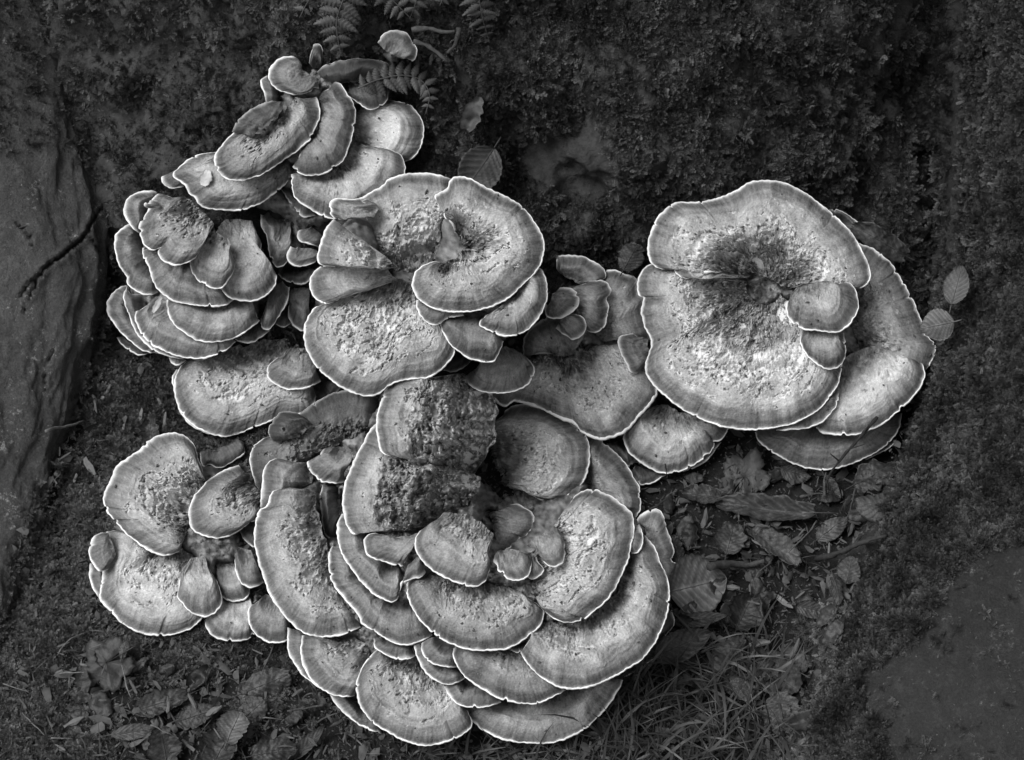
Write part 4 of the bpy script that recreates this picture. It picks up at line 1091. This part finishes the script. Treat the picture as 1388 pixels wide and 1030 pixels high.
# ------------------------------------------------------------------ twigs, sticks, splinters
def twig(pts, rad, tone, label, lift=0.008, name='twig', cat='twig', over=False, side=None):
    P = spline(pts, max(8, int(curve_len(pts) / 5)))
    n = len(P); r = np.random.default_rng(int(pts[0][0] * 3 + pts[0][1]))
    P = P + 1.3 * np.stack([perlin(np.arange(n) * 0.45, np.zeros(n), r.integers(1, 99)), perlin(np.arange(n) * 0.45, np.ones(n), r.integers(1, 99))], 1)
    src = zb if over else lz
    j, i = cells(P[:, 0], P[:, 1]); h = shift_filter(src, 2, np.maximum)[j, i]
    if over: h = np.maximum(h, np.interp(np.linspace(0, 1, n), [0, 1], [h[0], h[-1]]))
    k = np.polyfit(np.linspace(0, 1, n), h, 2 if n > 12 else 1); h = np.polyval(k, np.linspace(0, 1, n)) + lift
    Q = world_pt(P[:, 0], P[:, 1], h)
    c = Q[0].copy()
    t = empty(name, c); tag(t, label, cat)
    R = np.linspace(rad, rad * 0.55, n) * MM * (1 + 0.28 * perlin(np.arange(n) * 0.8, np.zeros(n), r.integers(1, 99)) + 0.10 * r.normal(size=n))
    V, F = tube(Q - c, R, 7); o = mesh_obj('stem', V, F, M_TWIG, t); o['tone'] = tone
    for (f, dx, dy) in side or []:
        a = int(f * (n - 1)); e = world_pt(P[a, 0] + dx, P[a, 1] + dy, h[a] + 0.012)
        S = np.linspace(Q[a], e, 6); V, F = tube(S - c, np.linspace(R[a] * 0.7, R[a] * 0.35, 6), 6)
        o = mesh_obj('side_shoot', V, F, M_TWIG, t); o['tone'] = tone
twig([(1189, 565), (1172, 585), (1155, 605), (1140, 622), (1128, 638), (1120, 655), (1117, 672)], 2.3, .28, 'dark bent twig lying over the lowest cap of the round rosette', lift=0.006, over=True, side=[(0.25, 10, -14), (0.45, 20, -6), (0.6, -12, -10)])
twig([(962, 768), (990, 764), (1015, 766), (1036, 760)], 5.8, .7, 'thick short stick right of the broad veined leaf', name='stick', cat='stick')
twig([(1108, 758), (1140, 748), (1170, 735), (1202, 726)], 4.2, .45, 'dark stick pointing into the mossy right root', name='stick', cat='stick')
twig([(1108, 706), (1090, 728), (1067, 749)], 1.2, 1.3, 'thin pale straw right of the twisted leaf', name='straw', cat='straw')
twig([(1046, 762), (1030, 774), (1022, 788), (1023, 798)], 1.0, 1.2, 'thin pale straw below the thick short stick', name='straw', cat='straw')
twig([(1085, 674), (1105, 670), (1122, 668)], 1.8, 1.0, 'short straight twig below the round rosette')
twig([(1118, 672), (1117, 658), (1119, 640)], 2.0, .8, 'upright twig under the round rosette')
twig([(1160, 662), (1152, 690), (1146, 708)], 1.2, .6, 'thin dark stem behind the smooth oval leaf')
twig([(62, 584), (80, 579), (98, 576), (114, 570)], 2.2, 1.9, 'thin pale twig at the edge of the bare left root', side=[(0.3, -8, -3)])
twig([(372, 874), (364, 892), (356, 910)], 1.1, 1.0, 'thin stem rising to the largest rosette from the left litter')
twig([(166, 902), (170, 925), (178, 946)], 1.0, 1.9, 'thin pale twig beside the ivy leaf')
twig([(80, 884), (95, 866), (118, 857)], 0.9, 1.4, 'thin arched straw above the ivy leaf', name='straw', cat='straw')
twig([(4, 927), (22, 932), (40, 938)], 1.0, 1.5, 'pale bent straw at the left edge', name='straw', cat='straw')
twig([(30, 966), (45, 982), (60, 996)], 1.0, 1.6, 'long pale straw at the bottom left', name='straw', cat='straw')
twig([(70, 1001), (85, 1000), (98, 1001)], 0.9, 1.5, 'short level straw at the bottom left', name='straw', cat='straw')
twig([(204, 983), (220, 990), (234, 997)], 1.0, 1.6, 'pale straw over the narrow curled leaf', name='straw', cat='straw')
twig([(80, 914), (98, 911), (114, 912)], 1.0, 1.6, 'pale straw left of the ivy leaf', name='straw', cat='straw')
twig([(440, 955), (415, 960), (395, 962)], 1.4, 1.0, 'twig under the lower left edge of the largest rosette')
twig([(558, 40), (580, 38), (602, 44), (616, 42)], 3.6, .75, 'mossy woody stem at the top beside the fern', lift=0.045)
twig([(560, 56), (580, 62), (596, 74), (606, 84)], 3.4, .7, 'drooping woody stem below the fern', lift=0.04)
twig([(622, 38), (618, 58), (606, 72)], 3.0, .6, 'short woody stem hooked over the moss', lift=0.035)
twig([(880, 692), (892, 684), (903, 676)], 1.8, .3, 'short dark twig at the pale rim of the largest rosette', lift=0.12)
twig([(902, 628), (903, 640), (905, 644)], 1.0, .3, 'tiny dark stem on the margin of the small lower funnel cap', over=True, lift=0.004)
def splinter(x, y, L, W, ang, tone, label, group=None):
    r = np.random.default_rng(int(x * 5 + y)); L *= MM; W *= MM
    n = bg_frame(np.array([float(x)]), np.array([float(y)]))[0] + 0.5 * VN + 0.15 * r.normal(size=3); n /= np.linalg.norm(n)
    a = math.radians(ang); e1 = math.cos(a) * VX + math.sin(a) * VV; e1 -= (e1 @ n) * n; e1 /= np.linalg.norm(e1); e2 = np.cross(n, e1)
    c = world_pt(float(x), float(y), lay(x, y, 2) + 0.006)
    V = []
    for t, w in ((-0.5, 0.45), (-0.3, 0.9), (0.05, 1.0), (0.35, 0.7), (0.5, 0.25)):
        w *= r.uniform(0.8, 1.15)
        for (p, q) in ((-.5, -.2), (-.3, .22), (.3, .25), (.5, -.2)):
            V.append(e1 * t * L + e2 * (p * w + 0.1 * r.normal()) * W + n * q * W * 0.7)
    F = []
    for s in range(4):
        for k in range(4): F.append((s * 4 + k, s * 4 + (k + 1) % 4, s * 4 + 4 + (k + 1) % 4, s * 4 + 4 + k))
    F += [(3, 2, 1, 0), (16, 17, 18, 19)]
    o = mesh_obj('wood_chip', np.array(V), F, M_CHIP, None, False); o.location = c; o['tone'] = tone * 0.7
    tag(o, label, 'wood chip', group or 'wood chips left of the fungus')
for (x, y, L, W, a, tn, lb) in [
    (147, 527, 15, 4, 72, 1.3, 'small upright wood chip nearest the stacked fan of caps'), (128, 542, 18, 5, -70, 1.3, 'wood chip above a second one, left of the broad bracket'),
    (130, 552, 18, 4, -78, 1.2, 'wood chip below a second one, left of the broad bracket'), (191, 562, 20, 6, 86, 1.7, 'thick upright wood chip left of the broad bracket'),
    (218, 548, 20, 5, -62, 1.0, 'slanting wood chip touching the broad bracket'), (223, 572, 28, 7, 88, 1.3, 'longest upright wood chip under the broad bracket'),
    (168, 578, 9, 4, 85, 1.6, 'tiny pale wood chip in the middle of the left moss'), (122, 632, 28, 9, -58, 1.5, 'long pale forked wood chip left of the upper pale cap'),
    (88, 618, 20, 3, 38, 1.4, 'thin slanting wood chip below the pale twig'), (102, 648, 13, 4, 82, 1.3, 'small wood chip beside the long forked one'),
    (81, 612, 12, 3, 86, 1.2, 'thin upright wood chip near the edge of the bare root'), (139, 539, 6, 5, 20, 2.2, 'tiny white crumb of wood above the left moss'),
    (1062, 815, 30, 6, -40, 2.0, 'pale splinter of wood in the right litter'), (992, 796, 20, 7, -5, 1.7, 'pale chip of wood below the thick short stick'),
    (1030, 872, 26, 9, 12, 1.5, 'pale wood chip lying below the dark rotten leaf'), (1024, 868, 22, 6, -35, 1.3, 'wood chip crossing a pale one below the dark rotten leaf'),
    (955, 702, 28, 7, 80, 1.1, 'upright chip of wood in the shade right of the largest rosette'), (1077, 880, 30, 6, 70, 1.0, 'brown wood chip right of the crumbling leaf'),
    (260, 950, 20, 6, 118, 1.4, 'pale wood chip right of the torn leaf at lower left'), (290, 963, 22, 6, 32, 1.3, 'pale wood chip left of the crumpled leaf at lower left'),
    (255, 1010, 20, 6, 140, 1.3, 'pale wood chip at the bottom edge between dark leaves'), (100, 978, 26, 7, 28, 1.3, 'forked wood chip at the lower left'),
    (180, 930, 22, 5, 115, 1.2, 'pale wood chip below the ivy leaf')]:
    splinter(x, y, L, W, a, tn, lb, None if x < 300 and y < 700 else 'wood chips in the leaf litter')
for k in range(46):
    x, y = random.uniform(20, 430), random.uniform(870, 1028)
    if k % 3 == 0: x, y = random.uniform(930, 1130), random.uniform(700, 900)
    j, i = cells(np.array([x]), np.array([y]))
    if covered[j, i][0] or zb[j, i][0] - bgz[j, i][0] > 0.02: continue
    splinter(x, y, random.uniform(8, 17), random.uniform(2, 4.5), random.uniform(0, 180), random.uniform(0.6, 1.5), 'tiny scrap of wood or bark among the fallen leaves', 'tiny scraps in the leaf litter')

# ------------------------------------------------------------------ grass
def grass(patches):
    V, F = [], []
    r = np.random.default_rng(77)
    for (x0, x1, y0, y1, n, l0, l1, wd) in patches:
        for k in range(n):
            x, y = r.uniform(x0, x1), r.uniform(y0, y1)
            j, i = cells(np.array([x]), np.array([y]))
            if covered[j, i][0] or lum_edge(x, y) > -30: continue
            b = world_pt(x, y, bgz[j, i][0] - 0.002)
            L = r.uniform(l0, l1) * MM; az = r.random() * 6.283; lean = r.uniform(0.5, 1.35)
            d = np.array([math.cos(az), math.sin(az), 0]); s = np.array([-math.sin(az), math.cos(az), 0]); w = wd * MM * r.choice([0.45, 0.7, 1.0, 1.5])
            kink = r.uniform(0.5, 1.6); p = b.copy(); ang = lean * 0.3; o = len(V); sw = r.normal() * 0.5
            for q in range(6):
                ww = w * (1 - (q / 5) ** 2 * 0.92)
                V.append(p - s * ww); V.append(p + s * ww + np.array([0, 0, w * 0.4]))
                ang = min(ang + lean * kink * 0.3, 1.72)
                dd = d * math.cos(sw * q / 5) + s * math.sin(sw * q / 5)
                p = p + (dd * math.sin(ang) + np.array([0, 0, math.cos(ang)])) * L / 5
                p[2] = max(p[2], GZ + 0.004)
            for q in range(5): F.append((o + q * 2, o + q * 2 + 1, o + q * 2 + 3, o + q * 2 + 2))
    o = mesh_obj('grass', np.array(V), np.array(F), M_GRASS2)
    tag(o, 'sparse sprawling grass below the largest rosette', 'grass', None, 'stuff')
M_GRASS2 = mat_plain('grass blade', 0.012, 0.062, 26, 0.45, 0.0003)
grass([(820, 1060, 890, 1060, 420, 45, 120, 1.5), (700, 900, 960, 1060, 220, 30, 80, 1.4), (560, 760, 1010, 1070, 120, 30, 70, 1.2),
       (-20, 240, 850, 1060, 90, 20, 55, 0.7), (950, 1100, 760, 900, 50, 20, 50, 0.6), (260, 560, 930, 1060, 70, 20, 50, 0.8)])

# ------------------------------------------------------------------ fern at the top
fern = empty('fern', world_pt(520.0, -30.0, 0.2)); tag(fern, 'small fern drooping over the top of the tiered fungus', 'fern')
def leaflet_mesh(L, W, seed):
    n = 31; t = np.linspace(0, 1, n)
    w = (1 - t ** 1.5) ** 0.8 * (0.55 + 0.45 * np.minimum(1, t * 4)) * (0.62 + 0.38 * np.abs(np.sin(t * np.pi * 6.0)) ** 0.6)
    X = t * L; V = []
    for a in (-1, -0.5, 0, 0.5, 1):
        V.append(np.stack([X + 0.10 * L * abs(a) * (1 - t), a * w * W * 0.5, -0.16 * L * t ** 2 - 0.09 * L * abs(a) ** 1.5 + 0.02 * L * np.sin(t * 38) * abs(a)], 1))
    top = np.concatenate(V); bot = top - np.array([0, 0, 0.0004]); N = len(top)
    F = np.concatenate([grid_faces(5, n, 0, True), grid_faces(5, n, N)])
    return np.concatenate([top, bot]), F
fc = np.array(fern.location)
def frond(pts, lift0, lift1, size, pairs, roll):
    P = spline(pts, 26); j, i = cells(P[:, 0], P[:, 1])
    base = np.maximum(shift_filter(bgz, 4, np.maximum)[j, i], np.where(zb[j, i] > bgz[j, i] + 0.01, zb[j, i] + 0.012, -9))
    k = np.polyfit(np.linspace(0, 1, 26), base, 2); h = np.polyval(k, np.linspace(0, 1, 26)) + np.linspace(lift0, lift1, 26)
    Q = world_pt(P[:, 0], P[:, 1], h)
    V, F = tube(Q - fc, np.linspace(0.0012, 0.0004, 26), 6)
    fr = mesh_obj('frond', V, F, M_FERN, fern)
    T = np.gradient(Q, axis=0); T /= np.linalg.norm(T, axis=1)[:, None]
    LV_, LF_ = leaflet_mesh(1.0, 0.56, 5)
    pairs = int(pairs * 1.3)
    for p in range(pairs):
        f = 0.06 + 0.92 * p / pairs; a = f * 25; ia = int(a); q = Q[ia] + (Q[min(ia + 1, 25)] - Q[ia]) * (a - ia); tg = T[ia]
        nn = VN + 0.35 * np.array([roll, 0, 0]); nn = nn - (nn @ tg) * tg; nn /= np.linalg.norm(nn); sd = np.cross(nn, tg)
        L = size * MM * math.sin(math.pi * (0.22 + 0.76 * f)) ** 0.8 * random.uniform(0.85, 1.1)
        for sg in (-1, 1):
            ax = sd * sg * 0.9 + tg * random.uniform(0.2, 0.5) + nn * random.uniform(-0.5, 0.15); ax /= np.linalg.norm(ax)
            bx = np.cross(nn, ax); bx /= np.linalg.norm(bx); cz = np.cross(ax, bx)
            W3 = q + L * (LV_[:, 0:1] * ax + LV_[:, 1:2] * bx + LV_[:, 2:3] * cz)
            mesh_obj('leaflet', W3 - fc, LF_, M_FERN, fr)
frond([(475, -50), (468, -10), (456, 30), (462, 76)], 0.06, 0.03, 34, 8, 0.3)
frond([(500, -60), (515, -20), (540, 8), (556, 24)], 0.07, 0.04, 30, 7, -0.2)
frond([(445, -60), (430, -20), (414, 8), (406, 24)], 0.06, 0.03, 26, 6, 0.2)
frond([(485, 120), (512, 108), (545, 102), (570, 108), (582, 128), (577, 154)], 0.02, 0.035, 26, 10, 0.1)
frond([(640, -50), (648, -10), (655, 28), (664, 58)], 0.04, 0.025, 26, 8, 0.2)
frond([(580, -60), (570, -20), (562, 8), (555, 26)], 0.05, 0.04, 24, 6, 0.0)
frond([(600, -50), (604, -15), (596, 8)], 0.05, 0.04, 22, 5, 0.0)
